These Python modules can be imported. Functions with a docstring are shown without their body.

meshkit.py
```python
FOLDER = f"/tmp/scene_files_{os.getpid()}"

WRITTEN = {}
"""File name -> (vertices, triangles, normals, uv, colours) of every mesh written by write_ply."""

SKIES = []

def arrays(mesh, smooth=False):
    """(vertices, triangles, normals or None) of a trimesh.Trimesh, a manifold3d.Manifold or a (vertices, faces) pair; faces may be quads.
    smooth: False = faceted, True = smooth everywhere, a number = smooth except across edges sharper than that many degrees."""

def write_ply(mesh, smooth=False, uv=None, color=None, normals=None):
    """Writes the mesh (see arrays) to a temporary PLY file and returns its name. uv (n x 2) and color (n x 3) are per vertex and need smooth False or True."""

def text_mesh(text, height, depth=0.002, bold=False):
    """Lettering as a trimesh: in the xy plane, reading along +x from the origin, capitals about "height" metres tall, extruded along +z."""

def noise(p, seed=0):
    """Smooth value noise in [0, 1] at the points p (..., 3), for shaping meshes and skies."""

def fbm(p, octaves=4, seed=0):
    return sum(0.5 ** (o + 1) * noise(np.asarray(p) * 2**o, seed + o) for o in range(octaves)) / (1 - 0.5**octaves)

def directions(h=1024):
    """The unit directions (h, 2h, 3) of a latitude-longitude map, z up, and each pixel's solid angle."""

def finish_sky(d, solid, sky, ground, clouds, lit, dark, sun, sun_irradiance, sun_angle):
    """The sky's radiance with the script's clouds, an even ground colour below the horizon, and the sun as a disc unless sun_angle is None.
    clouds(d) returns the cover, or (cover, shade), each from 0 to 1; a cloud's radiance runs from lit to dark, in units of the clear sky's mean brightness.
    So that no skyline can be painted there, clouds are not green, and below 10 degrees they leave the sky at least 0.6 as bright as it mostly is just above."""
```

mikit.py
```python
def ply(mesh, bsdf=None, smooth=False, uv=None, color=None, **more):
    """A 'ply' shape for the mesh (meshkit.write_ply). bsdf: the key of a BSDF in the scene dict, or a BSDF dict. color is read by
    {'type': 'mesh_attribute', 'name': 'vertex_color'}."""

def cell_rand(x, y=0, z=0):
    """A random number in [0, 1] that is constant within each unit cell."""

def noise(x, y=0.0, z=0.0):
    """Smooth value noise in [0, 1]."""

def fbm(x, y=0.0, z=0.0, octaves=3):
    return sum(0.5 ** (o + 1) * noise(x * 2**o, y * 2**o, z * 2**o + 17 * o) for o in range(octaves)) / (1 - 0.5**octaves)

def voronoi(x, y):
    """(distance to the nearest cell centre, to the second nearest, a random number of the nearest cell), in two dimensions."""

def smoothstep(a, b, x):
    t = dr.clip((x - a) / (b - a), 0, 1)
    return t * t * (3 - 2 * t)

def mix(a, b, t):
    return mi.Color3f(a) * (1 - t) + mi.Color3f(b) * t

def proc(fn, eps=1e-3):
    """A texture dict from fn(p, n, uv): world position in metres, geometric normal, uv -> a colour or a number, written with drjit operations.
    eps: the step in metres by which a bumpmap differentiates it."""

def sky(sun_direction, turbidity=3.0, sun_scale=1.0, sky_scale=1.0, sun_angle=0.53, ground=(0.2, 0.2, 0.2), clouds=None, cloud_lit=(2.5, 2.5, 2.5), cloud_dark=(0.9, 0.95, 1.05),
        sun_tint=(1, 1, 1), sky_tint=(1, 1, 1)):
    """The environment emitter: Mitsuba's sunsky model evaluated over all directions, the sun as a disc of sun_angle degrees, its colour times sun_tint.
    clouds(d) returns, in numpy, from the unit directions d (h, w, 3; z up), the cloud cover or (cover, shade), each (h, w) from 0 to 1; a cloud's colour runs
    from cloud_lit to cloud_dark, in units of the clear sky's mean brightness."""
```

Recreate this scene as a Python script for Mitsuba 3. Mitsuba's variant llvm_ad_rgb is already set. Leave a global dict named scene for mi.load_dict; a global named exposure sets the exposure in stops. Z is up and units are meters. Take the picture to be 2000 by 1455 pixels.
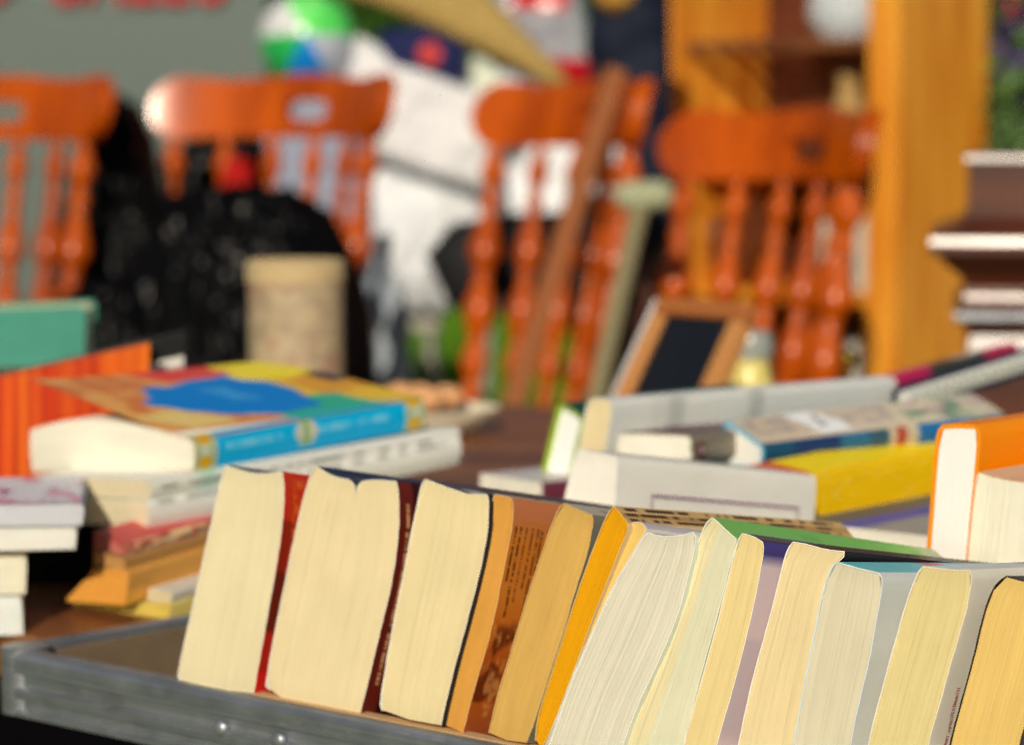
import math, numpy as np, trimesh, mitsuba as mi, drjit as dr, mikit, meshkit
from mikit import noise, fbm, mix, smoothstep, proc
from shapely.geometry import Polygon, Point

# ---------------------------------------------------------------- camera, sun and sky, exposure
exposure = 1.45
T = mi.ScalarTransform4f
scene, labels = {}, {}
EYE = (0.0, 0.0, 1.02)
scene['camera'] = {'type': 'thinlens', 'fov': 20.757, 'fov_axis': 'x', 'aperture_radius': 0.0056, 'focus_distance': 1.13,
    'near_clip': 0.05, 'far_clip': 400.0,
    'to_world': T().look_at(origin=EYE, target=(0, 1, 1.02 - 0.08837), up=(0, 0, 1))}
scene['sky'] = mikit.sky((-0.12, -0.90, 0.38), turbidity=3.0, sun_scale=1.15, sky_scale=0.55, sun_tint=(0.85, 1.0, 1.34))

# ---------------------------------------------------------------- helpers
rng = np.random.default_rng(7)

def lin(c):
    c = np.asarray(c, float) / 255.0
    return np.where(c <= 0.04045, c / 12.92, ((np.maximum(c, 0) + 0.055) / 1.055) ** 2.4)

VC = {'type': 'mesh_attribute', 'name': 'vertex_color'}
def princ(color, rough, spec=0.5, **kw):
    return {'type': 'twosided', 'b': {'type': 'principled', 'base_color': color, 'roughness': rough, 'specular': spec, **kw}}
def rgb(*c): return {'type': 'rgb', 'value': [float(x) for x in lin(c)]}

scene['paper'] = princ(VC, 0.85, 0.15)
scene['gloss'] = princ(VC, 0.38, 0.22)
scene['matte'] = princ(VC, 0.7, 0.15)
scene['plastic'] = princ(VC, 0.24, 0.5)

def number(name):
    if not any(k == name or k.startswith(name + '__') for k in scene): return name
    i = 1
    while any(k == f'{name}_{i:03d}' or k.startswith(f'{name}_{i:03d}__') for k in scene): i += 1
    return f'{name}_{i:03d}'

def tag(key, label=None, category=None, group=None, kind=None):
    d = {}
    if label: d['label'] = label
    if category: d['category'] = category
    if group: d['group'] = group
    if kind: d['kind'] = kind
    labels[key] = d

def add(name, mesh, bsdf, color=None, smooth=False, uv=None):
    """One entry of scene; color: one sRGB colour or a linear colour per vertex."""
    key = number(name)
    if color is not None or bsdf in ('paper', 'gloss', 'matte', 'plastic'):
        if hasattr(mesh, 'vertices') or isinstance(mesh, tuple):
            if isinstance(mesh, tuple): mesh = trimesh.Trimesh(*mesh, process=False)
            if not isinstance(smooth, bool):
                keep = None if (color is None or np.ndim(color) == 1) else np.asarray(color)
                if keep is not None: smooth = True
                else:
                    v, f, _ = meshkit.arrays(mesh, smooth)
                    mesh = trimesh.Trimesh(v, f, process=False); smooth = True
            n = len(mesh.vertices)
            color = np.tile(lin(color), (n, 1)) if np.ndim(color) == 1 else np.asarray(color)
        scene[key] = mikit.ply(mesh, bsdf, smooth=smooth, color=color)
    else:
        scene[key] = mikit.ply(mesh, bsdf, smooth=smooth, uv=uv)
    return key

def cat(ms): return trimesh.util.concatenate(ms)

def grid(P):
    """faces of an (n, m) grid of points."""
    n, m = P.shape[:2]
    i = np.arange(n * m).reshape(n, m)
    q = np.stack([i[:-1, :-1], i[1:, :-1], i[1:, 1:], i[:-1, 1:]], -1).reshape(-1, 4)
    return np.vstack([q[:, [0, 1, 2]], q[:, [0, 2, 3]]])

class Build:
    """collects coloured grids into one mesh."""
    def __init__(s): s.v, s.f, s.c, s.n = [], [], [], 0
    def grid(s, P, C, flip=False):
        P = np.asarray(P, float); f = grid(P)
        if flip: f = f[:, ::-1]
        s.v.append(P.reshape(-1, 3)); s.f.append(f + s.n); s.c.append(np.broadcast_to(C, P.shape).reshape(-1, 3)); s.n += P.shape[0] * P.shape[1]
    def mesh(s): return trimesh.Trimesh(np.vstack(s.v), np.vstack(s.f), process=False), np.vstack(s.c)

def axes(yaw, pitch):
    y, p = math.radians(yaw), math.radians(pitch)
    d = np.array([math.cos(y) * math.cos(p), math.sin(y) * math.cos(p), math.sin(p)])
    u = np.array([math.sin(y), -math.cos(y), 0.0])
    return u, np.cross(u, d), d

def resample(P, n):
    P = np.asarray(P, float)
    s = np.r_[0, np.cumsum(np.linalg.norm(np.diff(P, axis=0), axis=1))]
    if s[-1] == 0: return np.repeat(P[:1], n, 0)
    t = np.linspace(0, s[-1], n)
    return np.stack([np.interp(t, s, P[:, k]) for k in (0, 1)], 1)

def rounded(P, it=1):
    """corner cutting of an open outline, ends kept."""
    P = np.asarray(P, float)
    for _ in range(it):
        if len(P) < 3: return P
        a = P[:-1] * .75 + P[1:] * .25; b = P[:-1] * .25 + P[1:] * .75
        P = np.vstack([P[:1], np.stack([a, b], 1).reshape(-1, 2)[1:-1], P[-1:]])
    return P

def n1(x, seed, f): return meshkit.noise(np.stack([np.asarray(x, float) * f + 31.7 * seed, np.full(np.shape(x), seed * 3.1), np.zeros(np.shape(x))], -1), seed)
def n2(a, b, seed, fa, fb): return meshkit.fbm(np.stack([np.asarray(a) * fa + seed * 7.3, np.asarray(b) * fb + seed * 1.9, np.full(np.shape(a), seed * .37)], -1), 3, seed)

def plain(*c):
    return lambda A, B, c=c: np.broadcast_to(np.asarray(c, float), A.shape + (3,)) * (0.97 + 0.06 * n2(A, B, 5, 9, 9))[..., None]
def bands(stops, axis='B', soft=0.01):
    """stops: [(position, colour), ...] hard-ish bands along A or B."""
    def fn(A, B):
        x = A if axis == 'A' else B
        out = np.broadcast_to(np.asarray(stops[0][1], float), A.shape + (3,)).copy()
        for p, c in stops[1:]:
            w = np.clip((x - p) / soft + .5, 0, 1)[..., None]
            out = out * (1 - w) + np.asarray(c, float) * w
        return out
    return fn
def letters(base, ink, rows, a0, a1, along='A', cell=40, density=.62, seed=1):
    """rows of print too small to read: short strokes in ink; rows are positions and heights across the other axis."""
    def fn(A, B):
        out = np.array(base(A, B) if callable(base) else np.broadcast_to(np.asarray(base, float), A.shape + (3,)), float)
        x, y = (A, B) if along == 'A' else (B, A)
        for k, (y0, y1) in enumerate(rows):
            i = np.floor(x * cell).astype(int)
            h = (np.sin(i * 12.9898 + (k + seed) * 78.233) * 43758.5453) % 1
            m = (x > a0) & (x < a1) & (y > y0) & (y < y1) & (h < density)
            out[m] = ink
        return out
    return fn

# ---------------------------------------------------------------- books
BOOKS = {
'paperback': dict(o=[-0.1622,1.3478,0.7503],yaw=48.48,pitch=-11.0,L=0.17,
 left=[(-0.0,0.0),(-0.0019,0.002),(0.0034,0.0411),(0.0074,0.0735),(0.0109,0.1008)],top=[(0.0128,0.1064),(0.0215,0.1049),(0.0303,0.1041),(0.0389,0.1041),(0.0523,0.1064)],right=[(0.0553,0.0976),(0.0567,0.0832),(0.0567,0.0684),(0.0555,0.0469),(0.0523,0.0003)],bottom=[(0.0249,-0.0009)]),
'paperback_001': dict(o=[-0.1147,1.308,0.7538],yaw=48.48,pitch=-11.0,L=0.17,
 left=[(0.0,-0.0),(-0.0032,0.0018),(0.0014,0.0539),(0.0058,0.0901),(0.0097,0.1063)],top=[(0.0116,0.1072),(0.0193,0.1044),(0.0278,0.1027),(0.0373,0.1025),(0.0404,0.0948),(0.0407,0.1023),(0.0514,0.104),(0.0649,0.1044)],right=[(0.0669,0.1003),(0.0705,0.0819),(0.0701,0.0584),(0.0665,0.0346),(0.063,0.0108),(0.0605,-0.003)],bottom=[(0.0339,-0.0039),(0.0083,-0.003)]),
'paperback_002': dict(o=[-0.0588,1.2561,0.7547],yaw=48.48,pitch=-11.0,L=0.17,
 left=[(0.0,-0.0),(-0.0018,0.0012),(-0.0006,0.0306),(0.0022,0.0587),(0.0046,0.0869),(0.0068,0.1052)],top=[(0.0082,0.1063),(0.0168,0.1047),(0.024,0.1034),(0.032,0.1023),(0.0331,0.1017),(0.0469,0.1026)],right=[(0.0482,0.1002),(0.0499,0.0868),(0.0481,0.0669),(0.0436,0.0423),(0.0392,0.0178),(0.0367,-0.0018)],bottom=[(0.0171,-0.002)]),
'paperback_003': dict(o=[-0.031,1.2344,0.753],yaw=48.48,pitch=-11.0,L=0.17,
 left=[(0.0,0.0),(0.0025,0.027),(0.0084,0.0558),(0.0123,0.0818),(0.0129,0.1001)],top=[(0.014,0.1043),(0.0183,0.1042),(0.0236,0.1036)],right=[(0.0253,0.1021),(0.0265,0.0919),(0.0238,0.0647),(0.023,0.055),(0.0202,0.0357),(0.016,0.0169),(0.0128,-0.0023)],bottom=[]),
'paperback_004': dict(o=[-0.0097,1.2136,0.7534],yaw=48.48,pitch=-11.0,L=0.17,
 left=[(0.0,-0.0),(0.0029,0.0205),(0.0067,0.0351),(0.0105,0.0552),(0.0164,0.0771),(0.0207,0.094),(0.0241,0.1024)],top=[(0.0262,0.104),(0.0335,0.1021),(0.0428,0.1003)],right=[(0.0438,0.0977),(0.043,0.0845),(0.0389,0.0694),(0.035,0.0502),(0.0296,0.0279),(0.0247,0.0078),(0.0218,-0.0011)],bottom=[(0.0102,-0.0017)]),
'paperback_005': dict(o=[0.0107,1.1968,0.7537],yaw=48.48,pitch=-8.5,L=0.17,
 left=[(0.0,0.0),(-0.0005,0.0084),(0.0047,0.0276),(0.0103,0.0472),(0.0152,0.0656),(0.0196,0.0787),(0.0248,0.0947),(0.0286,0.1025)],top=[(0.0306,0.1047),(0.035,0.1018),(0.0388,0.0984)],right=[(0.0396,0.0965),(0.0344,0.0833),(0.0301,0.0707),(0.0241,0.0546),(0.0184,0.0365),(0.0127,0.0196),(0.0066,0.0032),(0.0031,-0.0031)],bottom=[]),
'paperback_006': dict(o=[0.0137,1.1912,0.7495],yaw=48.48,pitch=-11.0,L=0.17,
 left=[(-0.0,-0.0),(0.0026,0.0075),(0.008,0.0238),(0.0131,0.0406),(0.0182,0.0587),(0.0236,0.0748),(0.0275,0.0873),(0.0322,0.1006)],top=[(0.0335,0.1029),(0.0367,0.1039),(0.0393,0.103),(0.0413,0.1015)],right=[(0.0405,0.0994),(0.0362,0.0926),(0.0266,0.0756),(0.0181,0.0538),(0.0097,0.0313),(0.0019,0.0043),(0.0013,-0.0009)],bottom=[]),
'paperback_007': dict(o=[0.015,1.1875,0.7476],yaw=48.48,pitch=-11.0,L=0.17,
 left=[(0.0,0.0),(0.0008,0.0054),(0.0084,0.0333),(0.0168,0.0558),(0.0253,0.0774),(0.0352,0.0945),(0.039,0.1008)],top=[(0.0399,0.102),(0.0458,0.1012),(0.0524,0.1014),(0.059,0.1027),(0.0642,0.1045)],right=[(0.0658,0.1028),(0.0648,0.0904),(0.0612,0.0697),(0.056,0.0542),(0.049,0.0376),(0.0441,0.0248),(0.0406,0.0119),(0.0381,0.0012)],bottom=[]),
'paperback_008': dict(o=[0.0447,1.1642,0.7484],yaw=48.48,pitch=-11.0,L=0.17,
 left=[(0.0,0.0),(0.0025,0.0108),(0.0089,0.0312),(0.0157,0.0494),(0.0186,0.0623),(0.0232,0.0752),(0.0266,0.09),(0.0291,0.1036),(0.0317,0.109)],top=[(0.0337,0.1103),(0.036,0.1092),(0.0404,0.1066),(0.0471,0.1028)],right=[(0.0478,0.1014),(0.046,0.0944),(0.0438,0.0792),(0.0402,0.0593),(0.0367,0.0388),(0.0328,0.0152),(0.0315,0.0008)],bottom=[]),
'paperback_009': dict(o=[0.0691,1.1415,0.7496],yaw=48.48,pitch=-11.0,L=0.17,
 left=[(0.0,0.0),(0.001,0.014),(0.0034,0.028),(0.0072,0.0472),(0.0106,0.0662),(0.013,0.0822),(0.0149,0.0956),(0.0166,0.1033)],top=[(0.0175,0.1042),(0.0229,0.1037),(0.0281,0.1018)],right=[(0.0293,0.0994),(0.0287,0.089),(0.027,0.0711),(0.0243,0.053),(0.0207,0.0333),(0.0174,0.0168),(0.0157,0.0003)],bottom=[]),
'paperback_010': dict(o=[0.0899,1.1271,0.7491],yaw=48.48,pitch=-10.0,L=0.17,
 left=[(0.0,-0.0),(0.0017,0.0181),(0.0032,0.0314),(0.0056,0.0479),(0.0088,0.0645),(0.0119,0.081),(0.0143,0.096),(0.016,0.102)],top=[(0.0174,0.1032),(0.0251,0.1029),(0.0331,0.1017),(0.0431,0.1018)],right=[(0.0434,0.1008),(0.0408,0.0981),(0.0379,0.0957),(0.0361,0.092),(0.0338,0.0831),(0.0329,0.0715),(0.0313,0.0568),(0.0298,0.0421),(0.0282,0.022),(0.0273,0.0001)],bottom=[]),
'paperback_011': dict(o=[0.1105,1.1038,0.7505],yaw=48.48,pitch=-7.0,L=0.17,
 left=[(0.0,0.0),(0.0016,0.0219),(0.0039,0.0422),(0.006,0.0569),(0.008,0.0715),(0.0096,0.0832),(0.0122,0.0921),(0.0139,0.0957)],top=[(0.0148,0.0965),(0.0212,0.0959),(0.0274,0.0951),(0.0352,0.0945)],right=[(0.0368,0.0933),(0.0371,0.0877),(0.0359,0.0776),(0.034,0.0618),(0.0312,0.0459),(0.028,0.0258),(0.0261,0.0001)],bottom=[]),
'paperback_012': dict(o=[0.1357,1.0827,0.7495],yaw=48.48,pitch=-5.5,L=0.17,
 left=[(0.0,0.0),(0.0039,0.0279),(0.0079,0.0467),(0.011,0.0598),(0.0142,0.0728),(0.0173,0.0858),(0.0208,0.0954),(0.0226,0.0992)],top=[(0.0237,0.1003),(0.0309,0.1003),(0.0384,0.1003),(0.0445,0.1011)],right=[(0.0455,0.1),(0.0452,0.0945),(0.0443,0.0861),(0.0406,0.0719),(0.0369,0.0562),(0.0332,0.0412),(0.0311,0.0319),(0.0277,0.0005)],bottom=[]),
'paperback_013': dict(o=[0.1636,1.0592,0.7493],yaw=48.48,pitch=-7.0,L=0.17,
 left=[(-0.0,0.0),(0.0034,0.0332),(0.0063,0.0459),(0.009,0.0587),(0.0113,0.0686),(0.0133,0.0812),(0.0156,0.0911),(0.0182,0.0969),(0.0212,0.0996)],top=[(0.0224,0.1003),(0.0268,0.0996),(0.0322,0.0992),(0.0421,0.0997)],right=[(0.0438,0.098),(0.0442,0.0884),(0.0414,0.0707),(0.0366,0.0507),(0.0334,0.0376),(0.0316,-0.0006)],bottom=[]),
'paperback_014': dict(o=[0.1879,1.0376,0.749],yaw=48.48,pitch=-11.0,L=0.17,
 left=[(0.0,0.0),(0.0001,0.0379),(0.0028,0.0509),(0.0068,0.0708),(0.0088,0.0905)],top=[(0.0099,0.0955),(0.0182,0.0959),(0.027,0.0953)],right=[(0.0294,0.0929),(0.0283,0.0678),(0.0232,0.0412),(0.0223,-0.0019)],bottom=[]),
'standing_book_white': dict(o=[0.054,1.43,0.8498],yaw=45.54,pitch=-8.63,L=0.165,
 left=[(-0.0466,-0.0951),(-0.0334,-0.0275),(-0.0278,0.0001)],top=[(-0.0269,0.0015),(-0.0145,0.0009),(-0.0007,0.0002)],right=[(0.0005,-0.001),(0.0022,-0.0255),(0.008,-0.0895)],bottom=[]),
'standing_book_green': dict(o=[0.032,1.72,0.8472],yaw=48.48,pitch=0.0,L=0.17,
 left=[(-0.0273,-0.088),(-0.0158,-0.0498),(-0.0017,-0.0023)],top=[(0.0,0.0),(0.01,-0.0035),(0.0153,-0.0063)],right=[(0.0161,-0.0081),(0.0047,-0.0481),(-0.0053,-0.0858)],bottom=[]),
'standing_book_grey': dict(o=[0.0589,1.64,0.8573],yaw=42.72,pitch=-0.6,L=0.26,
 left=[(-0.0469,-0.0979),(-0.0277,-0.0324),(-0.0203,-0.0027)],top=[(-0.0186,-0.0004),(-0.0099,0.0017),(-0.0013,0.0008)],right=[(0.0009,-0.0018),(-0.006,-0.0321),(-0.0203,-0.0964)],bottom=[]),
'pocket_book': dict(o=[0.1032,1.6,0.8284],yaw=58.0,pitch=-2.0,L=0.1,
 left=[(-0.0496,-0.0019),(-0.0485,0.0102)],top=[(-0.0472,0.012),(-0.0239,0.0131),(-0.0023,0.0132)],right=[(0.0004,0.011),(-0.0008,0.0062),(0.0006,0.0036),(-0.0,0.0)],bottom=[]),
'flat_book_sticker': dict(o=[0.1292,1.65,0.8426],yaw=40.0,pitch=0.89,L=0.215,
 left=[(-0.0128,-0.0232),(-0.0022,-0.0023)],top=[(0.0,0.0),(0.0129,-0.0047),(0.0265,-0.0108)],right=[(0.0277,-0.0125),(0.0256,-0.0218)],bottom=[]),
'flat_book_yellow': dict(o=[0.1466,1.58,0.8158],yaw=49.41,pitch=1.31,L=0.22,
 left=[(-0.0264,-0.0183),(-0.024,0.0063)],top=[(-0.0226,0.0076),(-0.0018,0.0013)],right=[(0.0,0.0),(0.0009,-0.0247)],bottom=[]),
'standing_book_orange': dict(o=[0.1967,1.3,0.8188],yaw=48.48,pitch=0.0,L=0.19,
 left=[(-0.0055,-0.0531),(0.0,0.0),(0.0042,0.0581)],top=[(0.0061,0.0602),(0.015,0.0613),(0.0233,0.0614)],right=[(0.025,0.0596),(0.0194,0.0008),(0.0144,-0.0529)],bottom=[]),
'standing_book_cream': dict(o=[0.2082,1.262,0.8224],yaw=48.48,pitch=0.0,L=0.17,
 left=[(-0.0046,-0.0538),(0.0,0.0),(0.004,0.0387)],top=[(0.005,0.0406),(0.015,0.0386),(0.0283,0.0379),(0.0388,0.0384)],right=[(0.0414,0.0365),(0.0368,0.0027),(0.0314,-0.0561)],bottom=[]),
'tilted_book_navy': dict(o=[0.2564,1.8,0.8421],yaw=50.22,pitch=5.12,L=0.23,
 left=[(-0.0086,-0.0026),(-0.0068,0.005)],top=[(-0.0059,0.006),(-0.0006,0.0053)],right=[(0.001,0.0048),(-0.0002,-0.0037)],bottom=[]),
'tilted_book_magenta': dict(o=[0.2709,1.98,0.8412],yaw=57.78,pitch=2.22,L=0.23,
 left=[(-0.0176,-0.0145),(-0.0159,-0.0034)],top=[(-0.0151,-0.0022),(-0.0008,0.0003)],right=[(0.0004,-0.0007),(-0.0009,-0.0155)],bottom=[]),
'fat_book_blue': dict(o=[-0.1833,1.6,0.8222],yaw=47.93,pitch=2.93,L=0.19,
 left=[(-0.1497,-0.0134),(-0.1511,-0.0005),(-0.1495,0.0113)],top=[(-0.1479,0.013),(-0.1137,0.0215),(-0.0726,0.0225),(-0.0297,0.0217),(-0.0035,0.0191)],right=[(0.0012,0.0168),(0.0024,0.0086),(0.0,0.0)],bottom=[]),
'white_stack_book': dict(o=[-0.2053,1.575,0.8092],yaw=45.77,pitch=2.49,L=0.245,
 left=[(-0.1125,-0.0072),(-0.1123,0.0015)],top=[(-0.1107,0.0026),(-0.0536,0.0067),(-0.0011,0.0102)],right=[(0.0016,0.009),(0.0017,0.004),(0.0,-0.0)],bottom=[]),
'white_stack_book_001': dict(o=[-0.2078,1.575,0.7916],yaw=44.84,pitch=3.89,L=0.245,
 left=[(-0.0718,-0.0023),(-0.0704,0.0095)],top=[(-0.0688,0.0106),(0.0007,0.0158)],right=[(0.0035,0.0145),(0.0031,0.0071),(-0.0,0.0)],bottom=[]),
'red_pattern_book': dict(o=[-0.2154,1.545,0.7801],yaw=53.0,pitch=5.0,L=0.175,
 left=[(-0.0252,0.0014),(-0.0242,0.0113)],top=[(-0.0233,0.012),(-0.0127,0.0094),(-0.0017,0.0063)],right=[(0.0006,0.0053),(-0.0,-0.0)],bottom=[]),
'brown_stack_book': dict(o=[-0.2155,1.545,0.7717],yaw=53.0,pitch=5.0,L=0.175,
 left=[(-0.0252,0.002),(-0.0244,0.0094)],top=[(-0.024,0.0098),(0.0005,0.0082)],right=[(0.0008,0.0077),(-0.0,-0.0)],bottom=[]),
'tan_stack_book': dict(o=[-0.2163,1.545,0.7546],yaw=53.0,pitch=5.0,L=0.17,
 left=[(-0.0463,-0.0025),(-0.026,0.0139)],top=[(-0.0242,0.0152),(0.003,0.017)],right=[(0.0041,0.0163),(0.0,0.0)],bottom=[]),
'white_thin_book': dict(o=[-0.1903,1.545,0.7555],yaw=54.0,pitch=4.0,L=0.15,
 left=[(-0.0184,-0.001),(-0.0172,0.0044)],top=[(-0.0164,0.0051),(0.0,0.005)],right=[(0.0011,0.0045),(0.0,0.0)],bottom=[]),
'yellow_thin_book': dict(o=[-0.1915,1.545,0.7494],yaw=54.0,pitch=4.0,L=0.15,
 left=[(-0.0774,-0.0123),(-0.0766,-0.0032)],top=[(-0.0757,-0.0028),(0.0,0.005)],right=[(0.0012,0.0048),(-0.0004,-0.0053)],bottom=[]),
'orange_book': dict(o=[-0.2376,1.82,0.7994],yaw=97.0,pitch=0.0,L=0.022,
 left=[(-0.146,-0.0163)],top=[(-0.1448,0.0479),(0.0009,0.0791)],right=[(-0.0,0.0)],bottom=[]),
'black_book': dict(o=[-0.2176,1.865,0.8388],yaw=97.0,pitch=0.0,L=0.035,
 left=[(-0.0565,-0.0079)],top=[(-0.056,0.0305),(-0.0009,0.0423)],right=[(0.0,0.0)],bottom=[]),
'teal_book': dict(o=[-0.3227,2.1,0.8393],yaw=82.0,pitch=6.0,L=0.03,
 left=[(-0.0899,-0.0031),(-0.0876,0.0395)],top=[(-0.0835,0.0419),(-0.0003,0.0458)],right=[(0.0035,0.0419),(-0.0,-0.0)],bottom=[]),
'paperback_pink': dict(o=[-0.2328,1.5,0.8044],yaw=98.0,pitch=0.0,L=0.115,
 left=[(-0.0843,0.0006),(-0.0841,0.0111)],top=[(-0.083,0.0122),(-0.0004,0.0117)],right=[(0.0018,0.0089),(0.0,0.0)],bottom=[]),
'paperback_pale': dict(o=[-0.2366,1.5,0.7915],yaw=98.0,pitch=0.0,L=0.11,
 left=[(-0.0808,-0.0005),(-0.0806,0.0117)],top=[(-0.08,0.0125),(0.0002,0.0117)],right=[(0.001,0.0106),(-0.0,0.0)],bottom=[]),
'paperback_cream': dict(o=[-0.2639,1.5,0.7669],yaw=100.0,pitch=0.0,L=0.11,
 left=[(-0.0544,0.0008),(-0.054,0.0197)],top=[(-0.0535,0.0205),(0.0,0.0199)],right=[(0.0011,0.0185),(-0.0,0.0)],bottom=[]),
'paperback_ivory': dict(o=[-0.2653,1.5,0.7444],yaw=100.0,pitch=0.0,L=0.11,
 left=[(-0.0534,0.0011),(-0.053,0.0213)],top=[(-0.0524,0.0221),(-0.0019,0.0211)],right=[(-0.0008,0.0197),(0.0,0.0)],bottom=[]),
}
PAGE = (238, 226, 190)
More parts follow.
